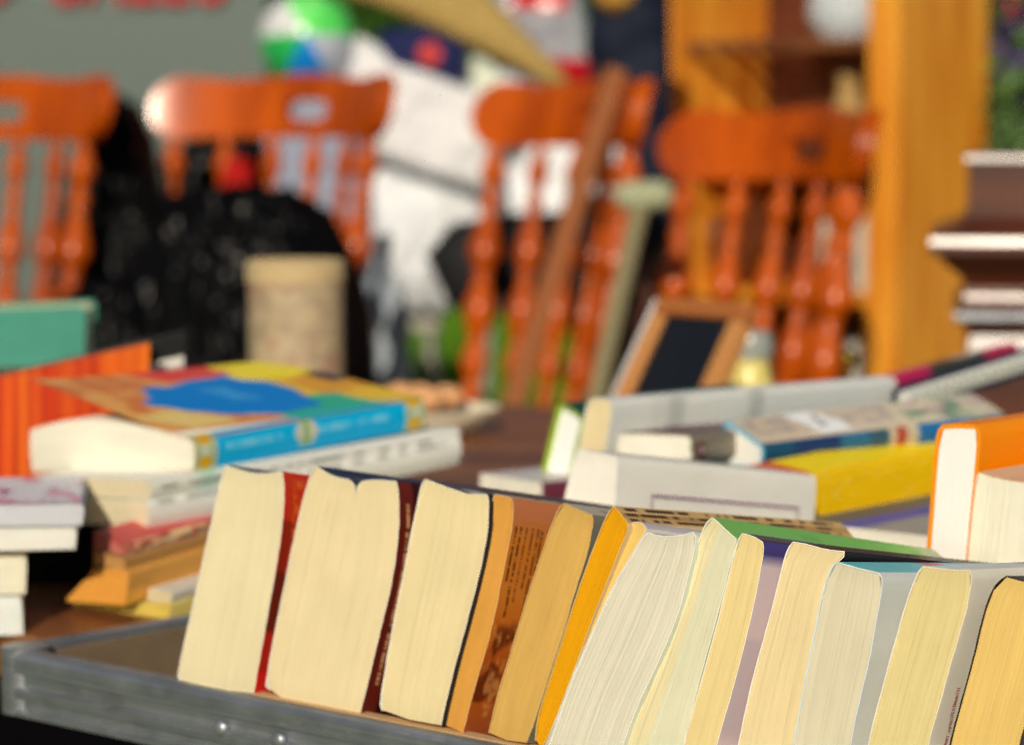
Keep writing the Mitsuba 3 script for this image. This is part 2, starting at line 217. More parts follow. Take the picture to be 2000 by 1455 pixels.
def book(name, spec, spine='top', page=PAGE, cover=None, bsdf='gloss', edge=(236, 233, 224), grain='t', tc=.0004, over=.0006, ncol=110,
         seed=1, rough=.00010, streak=.035, stain=.08, label=None, category='book', group=None, page_fn=None, sides=None, lift=None, nbs=36, power=1.0, age=.09):
    """A book as its page block and the boards or paper covers on three of its sides, from its end outline swept along its length."""
    key = number(name)
    u, v, d = axes(spec['yaw'], spec['pitch']); o = np.asarray(spec['o'], float); L = spec['L']
    W = lambda a, b, c: o + np.asarray(a)[..., None] * u + np.asarray(b)[..., None] * v + np.asarray(c)[..., None] * d
    left, right = list(spec['left']), list(spec['right'])
    top = rounded(spec['top'], 1)
    Lc = rounded(left + [top[0]], 1); Rc = rounded([top[-1]] + right, 1); Bc = np.asarray([left[0]] + list(spec['bottom'])[::-1] + [right[-1]])
    nt, nw = (ncol, 14) if grain == 't' else (16, ncol)
    t, w = np.linspace(0, 1, nt), np.linspace(0, 1, nw)
    l_, r_, t_, b_ = resample(Lc, nw), resample(Rc[::-1], nw), resample(top, nt), resample(Bc, nt)
    Tt, Ww = np.meshgrid(t, w, indexing='ij')
    P = ((1 - Tt)[..., None] * l_[None] + Tt[..., None] * r_[None] + (1 - Ww)[..., None] * b_[:, None] + Ww[..., None] * t_[:, None]
         - ((1 - Tt) * (1 - Ww))[..., None] * l_[0] - (Tt * (1 - Ww))[..., None] * r_[0] - ((1 - Tt) * Ww)[..., None] * l_[-1] - (Tt * Ww)[..., None] * r_[-1])
    x, y = (Tt, Ww) if grain == 't' else (Ww, Tt)
    g = n1(x, seed, 14) - .5; g2 = n1(x + .02 * n2(x, y, seed, 2, 3), seed + 3, 55) - .5; g3 = rng.random(x.shape[0 if grain == 't' else 1]) - .5
    g3 = np.broadcast_to(g3[:, None] if grain == 't' else g3[None], x.shape)
    disp = rough * (1.6 * g + 1.0 * g2 + .5 * g3)
    col = lin(page)[None, None] * (1 + streak * (1.1 * g + 1.0 * g2 + .8 * g3) + stain * (n2(x, y, seed + 9, 3, 5) - .5) * 2)[..., None]
    edge_d = np.minimum(np.minimum(x, 1 - x) * 4, np.minimum(y, 1 - y) * 2)
    col = col * (1 - age * np.exp(-edge_d / .08))[..., None] * np.array([1, 1, 1.0]) * np.where(True, 1, 1)
    for q_ in range(8):
        t0, w0, w1 = rng.uniform(.06, .94), rng.uniform(-.2, .5), rng.uniform(.5, 1.2)
        k = np.exp(-((x - t0 - .01 * (y - .5)) / (.55 / ncol)) ** 2) * np.clip((y - w0) / .2, 0, 1) * np.clip((w1 - y) / .2, 0, 1) * rng.uniform(.4, 1)
        disp = disp + rough * 1.6 * k; col = col * (1 - .16 * k)[..., None]
    col = col * (1 - .05 * np.clip((n2(x, y, seed + 40, 22, 34) - .62) * 6, 0, 1))[..., None] ** np.array([.6, 1, 1.6])
    if page_fn is not None: col = col * page_fn(Tt, Ww)
    B = Build()
    B.grid(W(P[..., 0], P[..., 1], disp), col, flip=True)
    for C, fl in ((l_, True), (t_, False), (r_[::-1], False), (b_, True)):
        S = np.stack([W(C[:, 0], C[:, 1], np.full(len(C), 1e-4)), W(C[:, 0], C[:, 1], np.full(len(C), L))], 1)
        B.grid(S, lin(page) * .95, flip=fl)
    B.grid(W(P[::max(1, nt // 8)][:, ::max(1, nw // 8), 0], P[::max(1, nt // 8)][:, ::max(1, nw // 8), 1], np.full(P[::max(1, nt // 8)][:, ::max(1, nw // 8)].shape[:2], L)), lin(page))
    m, c = B.mesh()
    add(key + '__pages', m, 'paper', c, smooth=True)
    # covers: an open path round three sides, pushed outwards
    chains = {'top': [('cover', Lc), ('spine', top), ('cover', Rc)], 'right': [('cover', top), ('spine', Rc), ('cover', Bc[::-1])],
              'left': [('cover', Bc[::-1]), ('spine', Lc), ('cover', top)], 'wrap': [('fore_flap', Lc), ('cover', top), ('spine', Rc), ('cover', Bc[::-1])], 'none': []}[spine]
    sidekey = {'top': ['left', 'top', 'right'], 'right': ['top', 'right', 'bottom'], 'left': ['bottom', 'left', 'top'], 'wrap': ['left', 'top', 'right', 'bottom'], 'none': []}[spine]
    if sides: sidekey_used = sides
    else: sidekey_used = sidekey
    if chains:
        full = np.vstack([np.asarray(ch[1])[(1 if k else 0):] for k, ch in enumerate(chains)])
        tan = np.gradient(full, axis=0); tan /= np.linalg.norm(tan, axis=1, keepdims=True) + 1e-12
        nor = np.stack([-tan[:, 1], tan[:, 0]], 1)
        start = 0
        for (part, ch), side in zip(chains, sidekey):
            k = len(ch); seg = slice(start, start + k); start += k - 1
            if side not in sidekey_used: continue
            nb = nbs if side == 'right' else 36
            inner, outer = resample(full[seg] + nor[seg] * 5e-5, nb), resample(full[seg] + nor[seg] * (5e-5 + tc), nb)
            if lift is not None and side == lift[0]: inner, outer = resample(rounded(lift[1], 2), nb), resample(rounded(np.asarray(lift[1]) + np.array([0, tc]), 2), nb)
            na = 84
            a = np.linspace(0, 1, na) ** (power if side == 'right' and spine == 'top' else 1.0)
            A, Bb = np.meshgrid(a, np.linspace(0, 1, nb), indexing='ij')
            fn = (cover or {}).get(side, plain(150, 145, 135))
            C = lin(np.clip(fn(A, Bb), 0, 255))
            wob = .00030 * (n1(np.linspace(0, 1, nb), seed + 5, 9) - .5) + .00040 * (n1(np.linspace(0, 1, nb), seed + 6, 31) - .5)
            near = -over + wob
            if lift is not None and side == lift[0]:
                k_ = .42 * A ** .6; page_y = np.interp(outer[:, 0], top[:, 0], top[:, 1]) + .0016
                outer3 = np.stack([np.broadcast_to(outer[None, :, 0], A.shape), (1 - k_) * outer[None, :, 1] + k_ * np.maximum(page_y, outer[-1, 1])[None]], -1); inner3 = outer3 - [0, tc]
            else: outer3, inner3 = np.broadcast_to(outer[None], A.shape + (2,)), np.broadcast_to(inner[None], A.shape + (2,))
            cz = near[None] + A * (L + 2 * over)
            O = W(outer3[..., 0], outer3[..., 1], cz)
            I = W(inner3[..., 0], inner3[..., 1], cz)
            B = Build()
            B.grid(O, C); B.grid(I if lift is not None else I[[0, -1]], lin(edge), flip=True)
            for e in (0, -1): B.grid(np.stack([O[e], I[e]]), lin(edge), flip=e == 0)
            for e in (0, -1): B.grid(np.stack([O[:, e], I[:, e]]), lin(edge))
            m, c = B.mesh()
            nm = {'left': 'back_cover', 'right': 'front_cover', 'bottom': 'back_cover', 'top': 'front_cover'}[side] if part == 'cover' else part
            add(f'{key}__{nm}', m, bsdf, c, smooth=True)
    tag(key, label, category, group)
    return key, W

def slab(name, spec, front, side_color, back=(90, 70, 60), page=PAGE, bsdf='gloss', label=None, tc=.002, top=None):
    """A closed book seen on its front board: board, pages, back board, spine."""
    key = number(name)
    u, v, d = axes(spec['yaw'], spec['pitch']); o = np.asarray(spec['o'], float); L = spec['L']
    W = lambda a, b, c: o + np.asarray(a)[..., None] * u + np.asarray(b)[..., None] * v + np.asarray(c)[..., None] * d
    out = np.asarray(list(spec['left']) + list(spec['top']) + list(spec['right']))
    def prism(poly, c0, c1, fn, n=60):
        poly = Polygon(poly)
        m = trimesh.creation.extrude_polygon(poly, 1.0, engine='earcut').subdivide_to_size(.006, max_iter=12)
        V = m.vertices
        x0, y0 = poly.bounds[:2]; sx, sy = poly.bounds[2] - x0, poly.bounds[3] - y0
        c = lin(np.clip(fn((V[:, 0] - x0) / sx, (V[:, 1] - y0) / sy), 0, 255))
        return trimesh.Trimesh(W(V[:, 0], V[:, 1], c0 + (c1 - c0) * V[:, 2]), m.faces, process=False), c
    m, c = prism(out, 0, tc, front); add(key + '__front_cover', m, bsdf, c)
    inset = np.asarray(Polygon(out).buffer(-.0025).exterior.coords)[:-1]
    m, c = prism(inset, tc, L - tc, plain(*page)); add(key + '__pages', m, 'paper', c)
    m, c = prism(out, L - tc, L, plain(*back)); add(key + '__back_cover', m, bsdf, c)
    tag(key, label, 'book')
    return key, W

# ---------------------------------------------------------------- materials of the setting
def wood_fn(dark, light, grain=26.0, along=2):
    dark, light = lin(dark), lin(light)
    def fn(p, n, uv):
        q = [p.x, p.y, p.z]
        a, b = [q[i] for i in range(3) if i != along]
        z = q[along]
        g = fbm(a * grain + 1.5 * mikit.noise(z * 2.0, a * 3.0), b * grain, z * 2.2, 4)
        return mix(mi.Color3f(*map(float, dark)), mi.Color3f(*map(float, light)), smoothstep(0.25, 0.75, g))
    return proc(fn)
scene['varnish'] = princ(wood_fn((160, 62, 0), (198, 86, 0), 26), 0.28, 0.1, clearcoat=1.0, clearcoat_gloss=0.967)
scene['pine'] = princ(wood_fn((214, 124, 24), (244, 168, 56), 20), 0.5, 0.35)
scene['dark_wood'] = princ(wood_fn((62, 28, 16), (98, 48, 28), 22, 0), 0.30, 0.4, clearcoat=0.42, clearcoat_gloss=0.8)
scene['table_wood'] = princ(wood_fn((98, 56, 32), (134, 84, 48), 18, 0), 0.42, 0.4)
scene['lining'] = princ(proc(lambda p, n, uv: mix(mi.Color3f(.15, .105, .065), mi.Color3f(.22, .16, .10), fbm(p.x * 60, p.y * 60, p.z * 60, 4))), 0.7, 0.3)
def metal_fn(p, n, uv):
    s = fbm(p.x * 12, p.y * 12, p.z * 900, 3); b = fbm(p.x * 90, p.y * 90, p.z * 90, 4)
    c = mix(mi.Color3f(.27, .29, .33), mi.Color3f(.48, .50, .54), smoothstep(.2, .85, .55 * s + .45 * b))
    chip = smoothstep(.70, .80, fbm(p.x * 120 + 3, p.y * 120, p.z * 420, 2)); grime = smoothstep(.55, .75, fbm(p.x * 35, p.y * 35 + 9, p.z * 60, 3))
    return mix(mix(c, mi.Color3f(.13, .115, .10), grime * .25), mi.Color3f(.66, .66, .65), chip * .32)
scene['aluminium'] = princ(proc(metal_fn), 0.42, 0.5, metallic=0.75)
scene['steel'] = princ(rgb(200, 202, 204), 0.22, 0.5, metallic=1.0)
scene['brass'] = princ(rgb(212, 168, 70), 0.22, 0.5, metallic=1.0)
scene['black_film'] = princ(rgb(11, 11, 13), 0.22, 0.05)
scene['sack_film'] = princ(rgb(234, 238, 244), 0.45, 0.4)
def ground_fn(p, n, uv):
    g = fbm(p.x * 3, p.y * 3, 0, 4); h = fbm(p.x * 40, p.y * 40, 3, 3)
    return mix(mi.Color3f(.05, .095, .015), mi.Color3f(.11, .18, .035), .5 * g + .5 * h)
scene['turf'] = princ(proc(ground_fn), 0.95, 0.1)
def rug_fn(p, n, uv):
    f1, f2, w = mikit.voronoi(p.x * 9 + .3 * mikit.noise(p.x * 6, p.y * 6), p.y * 9)
    base = mix(mi.Color3f(.12, .03, .035), mi.Color3f(.045, .018, .02), smoothstep(.15, .45, f1))
    return mix(base, mi.Color3f(.30, .20, .10), smoothstep(.80, .9, w) * smoothstep(.4, .2, f1))
scene['rug_wool'] = princ(proc(rug_fn), 0.95, 0.1)
scene['van_paint'] = princ(proc(lambda p, n, uv: mix(mi.Color3f(.088, .122, .112), mi.Color3f(.108, .146, .132), fbm(p.x * 1.5, p.z * 1.5, 0, 3))), 0.5, 0.4)
scene['rubber'] = princ(rgb(28, 28, 28), 0.8, 0.2)

def boxm(cx, cy, cz, sx, sy, sz, bevel=0.0):
    if bevel <= 0: return trimesh.creation.box((sx, sy, sz), trimesh.transformations.translation_matrix((cx, cy, cz)))
    h = np.array([sx, sy, sz]) / 2
    pts = []
    for s in np.ndindex(2, 2, 2):
        q = (np.array(s) * 2 - 1)
        for k in range(3):
            e = q * (h - bevel); e[k] = q[k] * h[k]; pts.append(e)
    return trimesh.convex.convex_hull(np.array(pts) + [cx, cy, cz])
def place(m, M):
    m = m.copy(); m.apply_transform(M); return m
def basis(o, x, y, z):
    M = np.eye(4); M[:3, 0], M[:3, 1], M[:3, 2], M[:3, 3] = x, y, z, o; return M
def lathe(prof, p0, p1, seg=20):
    """prof: [(fraction of the way, radius), ...] turned about the line p0-p1."""
    p0, p1 = np.asarray(p0, float), np.asarray(p1, float)
    z = p1 - p0; h = np.linalg.norm(z); z /= h
    x = np.cross(z, [0.3, 0.9, 0.1]); x /= np.linalg.norm(x); y = np.cross(z, x)
    prof = np.asarray(prof, float)
    a = np.linspace(0, 2 * np.pi, seg + 1)[:-1]
    ring = np.cos(a)[:, None] * x + np.sin(a)[:, None] * y
    V = (p0 + prof[:, :1] * h * z)[:, None] + prof[:, 1, None, None] * ring[None]
    n = len(prof); i = np.arange(n * seg).reshape(n, seg); j = np.roll(i, -1, 1)
    q = np.stack([i[:-1], j[:-1], j[1:], i[1:]], -1).reshape(-1, 4)
    f = np.vstack([q[:, [0, 1, 2]], q[:, [0, 2, 3]]])
    V = np.vstack([V.reshape(-1, 3), p0 + prof[0, 0] * h * z, p0 + prof[-1, 0] * h * z])
    c0, c1 = len(V) - 2, len(V) - 1
    f = np.vstack([f, np.stack([np.full(seg, c0), j[0], i[0]], 1), np.stack([np.full(seg, c1), i[-1], j[-1]], 1)])
    return trimesh.Trimesh(V, f, process=False)
def smoothprof(pts, n=60):
    pts = np.asarray(pts, float); t = np.linspace(pts[0, 0], pts[-1, 0], n)
    from scipy.interpolate import PchipInterpolator
    return np.stack([t, PchipInterpolator(pts[:, 0], pts[:, 1])(t)], 1)
def blob(center, radii, seed, amp=.14, ridge=.05, freq=2.2, sub=5, power=2.0, zs=.55):
    m = trimesh.creation.icosphere(sub)
    V = m.vertices / (np.abs(m.vertices) ** power).sum(1, keepdims=True) ** (1 / power)
    r = 1 + amp * 2 * (meshkit.fbm(V * freq + seed * 5.1, 3, seed) - .5)
    q = V * np.array([1.0, 1.0, zs]) * freq * 3.0 + seed
    q = q + 1.2 * (meshkit.fbm(V * 2.3 + seed, 2, seed + 2)[:, None] - .5)
    r += ridge * (1 - np.abs(2 * meshkit.fbm(q, 3, seed + 4) - 1) * 2)
    return trimesh.Trimesh(V * r[:, None] * radii + center, m.faces, process=False)
def puff(poly, thick, M, res=.012, bump=.003, seed=1):
    """a stuffed or folded cloth shape: outline poly in its own plane, swelling to thick in the middle."""
    pg = Polygon(poly).buffer(.012).buffer(-.012)
    m = trimesh.creation.extrude_polygon(pg, 1.0, engine='earcut').subdivide_to_size(res, max_iter=14)
    m.merge_vertices()
    V = m.vertices.copy()
    import shapely
    dist = shapely.distance(shapely.points(V[:, :2]), pg.exterior)
    h = thick * np.sqrt(np.clip(1 - (1 - np.clip(dist / (thick * 1.2), 0, 1)) ** 2, 0, 1)) + .004
    w = bump * (meshkit.fbm(np.c_[V[:, :2] * 14, np.full(len(V), seed)], 3, seed) - .5) * 2
    side = V[:, 2] * 2 - 1
    V[:, 2] = side * h + w
    V = V @ M[:3, :3].T + M[:3, 3]
    return trimesh.Trimesh(V, m.faces, process=False)
FACING = lambda x, y, z, yaw=0.0: basis((x, y, z), (math.cos(math.radians(yaw)), math.sin(math.radians(yaw)), 0), (0, 0, 1), (math.sin(math.radians(yaw)), -math.cos(math.radians(yaw)), 0))

# ---------------------------------------------------------------- ground
gx, gy = np.meshgrid(np.r_[np.linspace(-150, -8, 12), np.linspace(-7, 7, 40), np.linspace(8, 150, 12)], np.r_[np.linspace(-30, -1, 8), np.linspace(0, 24, 60), np.linspace(26, 250, 20)], indexing='ij')
G = np.stack([gx, gy, .02 * (meshkit.fbm(np.stack([gx, gy, gx * 0], -1), 3) - .5)], -1)
add('ground', (G.reshape(-1, 3), grid(G)), 'turf', smooth=True)
tag('ground', 'green turf of the sale field', kind='structure')
rx, ry = np.meshgrid(np.linspace(-2.2, 1.9, 50), np.linspace(2.9, 5.7, 40), indexing='ij')
R = np.stack([rx, ry, .022 + .006 * meshkit.noise(np.stack([rx * 3, ry * 3, rx * 0], -1))], -1)
add('rug', (R.reshape(-1, 3), grid(R)), 'rug_wool', smooth=True)
tag('rug', 'dark maroon patterned rug spread on the ground below the tables', 'rug')
# grass blades where turf shows between the chairs
nb = 26000
bx, by = rng.uniform(-1.6, 1.4, nb), rng.uniform(6.0, 16.5, nb)
hgt, ang = rng.uniform(.05, .13, nb), rng.uniform(0, np.pi, nb)
wd = rng.uniform(.004, .009, nb); lx, ly = rng.normal(0, .03, nb), rng.normal(0, .03, nb)
V = np.stack([np.stack([bx - wd * np.cos(ang), by - wd * np.sin(ang), 0 * bx], 1), np.stack([bx + wd * np.cos(ang), by + wd * np.sin(ang), 0 * bx], 1), np.stack([bx + lx, by + ly, hgt], 1)], 1)
bc = lin((92, 138, 30)) * rng.uniform(.6, 1.3, (nb, 1)) * np.array([1, 1, 1])
add('grass', trimesh.Trimesh(V.reshape(-1, 3), np.arange(nb * 3).reshape(-1, 3), process=False), 'matte', np.repeat(bc, 3, 0))
tag('grass', 'short green grass showing between the chairs and the white sacks', kind='stuff')

# ---------------------------------------------------------------- shallow metal edged tray table that holds the front row
A0 = np.array([-0.2655, 1.4313, 0.75]); RD = np.array([0.7487, -0.6629, 0.0]); LD = np.array([0.6629, 0.7487, 0.0]); UP = np.array([0, 0, 1.0])
TR = lambda a, b, c: A0 + a * RD + b * LD + c * UP      # a along the front edge, b inwards, c up from the rim's top
MT = basis(A0, RD, LD, UP)
LEN, DEP = 1.15, .64
def tray(x0, x1, y0, y1, z0, z1, bevel=0.0): return place(boxm((x0 + x1) / 2, (y0 + y1) / 2, (z0 + z1) / 2, x1 - x0, y1 - y0, z1 - z0, bevel), MT)
t = number('tray_table')
def rim_profile():
    return [(0, -.0335), (0, -.0310), (.0030, -.0298), (.0030, -.0255), (0, -.0243), (0, -.0195), (.0030, -.0180), (.0030, -.0125), (0, -.0110), (0, -.0036), (.0012, -.0012), (.003, 0), (.0105, 0), (.0115, -.002), (.0115, -.0335)]
def rim(p0, p1, inward):
    """ribbed rail swept from p0 to p1 (in the tray's frame), its face looking away from inward."""
    p0, p1, inward = np.asarray(p0, float), np.asarray(p1, float), np.asarray(inward, float)
    n = 70; s = np.linspace(0, 1, n)[:, None]; C = p0 + (p1 - p0) * s
    pr = np.asarray(rim_profile()); pr = np.vstack([pr, pr[:1]])
    P = C[:, None, :] + pr[None, :, :1] * inward + pr[None, :, 1:] * UP
    P[..., 2] += .0004 * (n1(s[:, 0], 3, 6) - .5)[:, None]
    V = P @ MT[:3, :3].T + MT[:3, 3]
    d = np.cross(p1 - p0, inward)[2]
    f = grid(P)
    return trimesh.Trimesh(V.reshape(-1, 3), f if d < 0 else f[:, ::-1], process=False)
xl = -.005
add(t + '__front_rail', rim((xl + .012, 0, 0), (LEN, 0, 0), (0, 1, 0)), 'aluminium', smooth=25)
add(t + '__left_rail', rim((xl, .012, .0006), (xl, DEP, .0006), (1, 0, 0)), 'aluminium', smooth=25)
add(t + '__back_rail', rim((xl + .012, DEP, 0), (LEN, DEP, 0), (0, -1, 0)), 'aluminium', smooth=25)
add(t + '__corner_cap', place(cat([trimesh.creation.cylinder(.0125, (.0340), sections=40), place(trimesh.creation.icosphere(3, .0125), np.diag([1, 1, .12, 1.0]) + np.array([[0, 0, 0, 0], [0, 0, 0, 0], [0, 0, 0, .0170], [0, 0, 0, 0]]))]), MT @ trimesh.transformations.translation_matrix((xl + .0115, .0115, -.0166))), 'aluminium', smooth=30)
add(t + '__lining_floor', tray(xl + .0116, LEN, .0116, DEP - .0116, -.0375, -.0345), 'lining')
add(t + '__lining_wall', tray(xl + .0116, xl + .0145, .0116, DEP - .012, -.0344, -.004), 'lining')
add(t + '__lining_wall', tray(xl + .0150, LEN, .0118, .0146, -.0344, -.0035), 'lining')
add(t + '__lining_wall', tray(xl + .0150, LEN, DEP - .0146, DEP - .0118, -.0344, -.004), 'lining')
add(t + '__front_batten', tray(.186, LEN, .0045, .0112, .0002, .0010), 'matte', (196, 160, 118))
for a in (.168, .208, .62, .66):
    m = place(trimesh.creation.icosphere(3, .0044), basis(TR(a, 0.0, -.0175), RD, UP * 1.0, -LD * .62))
    add(t + '__rivet', m, 'aluminium', smooth=True)
for a, b in ((.10, .08), (1.05, .08), (.10, .56), (1.05, .56)):
    add(t + '__leg', lathe([(0, .014), (1, .014)], TR(a, b, -.0376), (TR(a, b, 0) * [1, 1, 0])), 'steel', smooth=30)
tag(t, 'shallow tray table with ribbed grey metal rails holding the front row of paperbacks', 'table')

# brown table beyond the tray
Q = np.array([-0.262, 1.452, 0.745])
MQ = basis(Q, -RD, LD, UP)
t = number('brown_table')
for k in range(6):
    s0, s1 = .0 + k * .1215, .0 + k * .1215 + .1200
    add(t + '__plank', place(boxm((s0 + s1) / 2, .590, -.0125 - .0006 * (k % 2), s1 - s0, 1.12, .025, .0015), MQ), 'table_wood')
add(t + '__apron', place(boxm(.36, 1.12, -.075, .62, .02, .099), MQ), 'table_wood')
add(t + '__apron', place(boxm(.36, .30, -.075, .62, .02, .099), MQ), 'table_wood')
for a in (.06, .66):
    for b in (.30, 1.08):
        add(t + '__leg', place(boxm(a, b, -.385, .05, .05, .719, .004), MQ), 'table_wood')
tag(t, 'reddish brown wooden plank table under the left stacks of books', 'table')

def tin_fn(p, n, uv):
    a = dr.atan2(p.y - 2.43, p.x + .188) * .0415
    f = mikit.fbm(a * 160, p.z * 160, 0, 4); g = mikit.fbm(a * 60 + 7, p.z * 60, 2, 3)
    c = mix(mi.Color3f(.50, .39, .24), mi.Color3f(.36, .28, .18), smoothstep(.45, .6, f))
    return mix(c, mi.Color3f(.42, .18, .14), smoothstep(.6, .72, g) * .6)
scene['tin_print'] = princ(proc(tin_fn), 0.45, 0.4)
# ---------------------------------------------------------------- the front row of paperbacks, spines up
F = 'paperbacks standing spine up in the front row'
b = BOOKS
def redside(A, B):
    c = bands([(0, (196, 52, 28)), (.22, (150, 40, 24)), (.45, (112, 36, 22)), (.72, (178, 38, 24)), (.9, (206, 34, 26))])(A, B)
    m = (np.abs(n2(A, B, 3, 90, 26) - .5) < .06) & (A > .035) & (A < .2) & (B > .03) & (B < .45)
    c[m] = (214, 104, 34)
    return c
def firside(A, B):
    c = bands([(0, (196, 118, 74)), (.13, (208, 124, 44)), (.45, (204, 114, 36)), (.62, (182, 88, 28)), (.93, (166, 82, 42))], soft=.1)(A, B)
    f = n2(A, B, 11, 20, 9); g = n2(A, B, 12, 34, 15)
    k = np.clip((B - .50) / .06, 0, 1) * np.clip((.97 - B) / .05, 0, 1)
    w = (k * np.clip((f - .50) * 9, 0, 1))[..., None] * .75; c = c * (1 - w) + np.array([92., 34, 14]) * w
    w = (k * np.clip((g - .56) * 9, 0, 1))[..., None] * .7; c = c * (1 - w) + np.array([214., 150, 84]) * w
    return text_rows(c, A, B)
def c_fn(c): return lambda A, B: c
def text_rows(c, A, B):
    for i in range(9):
        a0 = .012 + i * .022
        y1 = .36 + .2 * ((i * 37 % 10) / 10)
        h = (np.sin(np.floor(B * 170) * 12.9 + i * 78.2) * 43758.5) % 1
        c[(A > a0) & (A < a0 + .008) & (B > .12) & (B < y1) & (h < .74)] = (104, 54, 24)
    return c
def maroon(A, B):
    c = np.broadcast_to(np.array([104., 34, 24]), A.shape + (3,)).copy()
    h = (np.sin(np.floor(B * 150) * 12.9898) * 43758.5453) % 1
    c[(A > .030) & (A < .040) & (B > .10) & (B < .88) & (h < .68)] = (206, 150, 110)
    c[A > .055] = (58, 14, 14)
    return c
rowbooks = [
 ('paperback', dict(page=(236, 222, 182), cover=dict(top=letters(bands([(0, (62, 74, 72)), (.5, (196, 196, 186)), (.8, (60, 70, 66))]), (236, 232, 220), [(.55, .75)], .05, .8), right=redside, left=plain(70, 60, 54)), label='thick cream edged paperback with a red side, first on the left of the front row')),
 ('paperback_001', dict(page=(238, 220, 176), cover=dict(top=letters(bands([(0, (26, 34, 62)), (.42, (24, 32, 56)), (.46, (40, 120, 166)), (.66, (96, 30, 66)), (.85, (50, 24, 44))], 'A', .05), (226, 226, 222), [(.3, .48), (.6, .8)], .04, .42, cell=34), right=maroon, left=plain(190, 176, 140)), label='thick paperback whose cream pages have a notch on top, maroon side showing')),
 ('paperback_002', dict(page=(238, 220, 172), cover=dict(top=letters(bands([(0, (58, 54, 62)), (.6, (84, 34, 58)), (.9, (60, 40, 60))]), (190, 186, 180), [(.35, .55)], .05, .7), right=plain(24, 34, 42), left=plain(120, 100, 60)), label='cream paperback with two page tones and a dark blue side')),
 ('paperback_003', dict(page=(222, 160, 74), edge=(226, 190, 130), cover=dict(top=plain(206, 168, 122), right=firside, left=plain(120, 90, 50)), label='thin orange tan paperback with an orange cover of small dark print', stain=.12)),
 ('paperback_004', dict(page=(220, 176, 96), edge=(206, 174, 116), cover=dict(top=letters((186, 180, 166), (150, 120, 110), [(.3, .6)], .1, .9), right=plain(122, 120, 106), left=plain(150, 130, 80)), label='plain tan paperback with a grey side, right of the orange printed cover', stain=.14)),
 ('paperback_005', dict(page=(234, 164, 10), edge=(224, 190, 110), cover=dict(top=letters(bands([(0, (206, 170, 112)), (.45, (176, 138, 84)), (.7, (196, 160, 108))]), (78, 56, 32), [(.1, .3), (.45, .62), (.75, .9)], .02, .95, cell=60), right=plain(214, 190, 150), left=plain(120, 100, 40)), label='paperback with deep golden yellow page edges', streak=.03, stain=.08)),
 ('paperback_006', dict(page=(240, 204, 120), edge=(226, 222, 205), cover=dict(top=plain(196, 186, 190), right=plain(230, 228, 222), left=plain(210, 190, 140)), label='very thin pale gold paperback leaning between the golden one and the curved white one')),
 ('paperback_007', dict(page=(228, 222, 202), edge=(246, 246, 242), cover=dict(top=letters((198, 190, 198), (160, 160, 166), [(.3, .5)], .1, .8), right=plain(206, 214, 206), left=plain(240, 240, 236)), label='bent white paperback with wavy grey white pages fanning downwards', rough=.00022, streak=.04, stain=.06)),
 ('paperback_008', dict(page=(230, 226, 194), edge=(240, 236, 222), cover=dict(top=letters(bands([(0, (126, 190, 92)), (.75, (134, 196, 96)), (.9, (176, 190, 150))], 'A', .08), (118, 180, 92), [(.3, .6)], .3, .9, cell=12, density=.4), right=plain(198, 206, 190), left=plain(226, 220, 200)), page_fn=lambda t, w: np.where((t < .36)[..., None], np.array([1.03, .95, .82]), np.array([.97, .985, 1.0])), label='paperback with a light green spine and half cream half pale green pages', rough=.00016, streak=.04)),
 ('paperback_009', dict(page=(240, 217, 156), edge=(244, 238, 220), cover=dict(top=bands([(0, (66, 56, 118)), (.5, (96, 82, 70)), (.8, (70, 50, 60))], 'B', .1), right=bands([(0, (72, 62, 130)), (.075, (220, 203, 212)), (.4, (208, 193, 205)), (.8, (222, 205, 212))], 'B', .02), left=plain(230, 214, 180)), label='yellow cream paperback with a lilac cover under a purple top band')),
 ('paperback_010', dict(page=(240, 219, 170), edge=(244, 240, 228), cover=dict(top=plain(16, 16, 20), right=plain(40, 36, 40), left=plain(220, 204, 170)), label='wide cream paperback with a black spine, in front of the green spined one')),
 ('paperback_011', dict(page=(228, 218, 190), edge=(218, 230, 234), cover=dict(top=bands([(0, (110, 200, 210)), (.3, (120, 196, 206)), (.34, (200, 90, 110)), (.42, (120, 200, 210)), (.7, (60, 120, 176)), (.9, (40, 80, 160))], 'A', .05), right=plain(212, 216, 214), left=plain(190, 214, 220)), label='grey white paperback with a pale blue spine marked in red', tc=.0006)),
 ('paperback_012', dict(page=(234, 216, 156), edge=(246, 240, 226), cover=dict(top=bands([(0, (206, 214, 214)), (.4, (180, 110, 120)), (.5, (50, 90, 170)), (.7, (216, 210, 204))], 'A', .1), right=plain(232, 226, 212), left=plain(236, 226, 206)), label='yellow cream paperback with a white cover printed in small red letters')),
 ('paperback_013', dict(page=(240, 203, 122), edge=(30, 26, 26), cover=dict(top=plain(52, 46, 58), right=plain(34, 32, 36), left=plain(26, 24, 26)), label='golden edged paperback with a black cover at the right edge of the photo')),
 ('paperback_014', dict(page=(226, 214, 206), edge=(240, 236, 230), cover=dict(top=plain(160, 150, 150), right=plain(150, 150, 150), left=plain(226, 206, 206)), label='pinkish white paperback behind the black cover, in the lower right corner')),
]
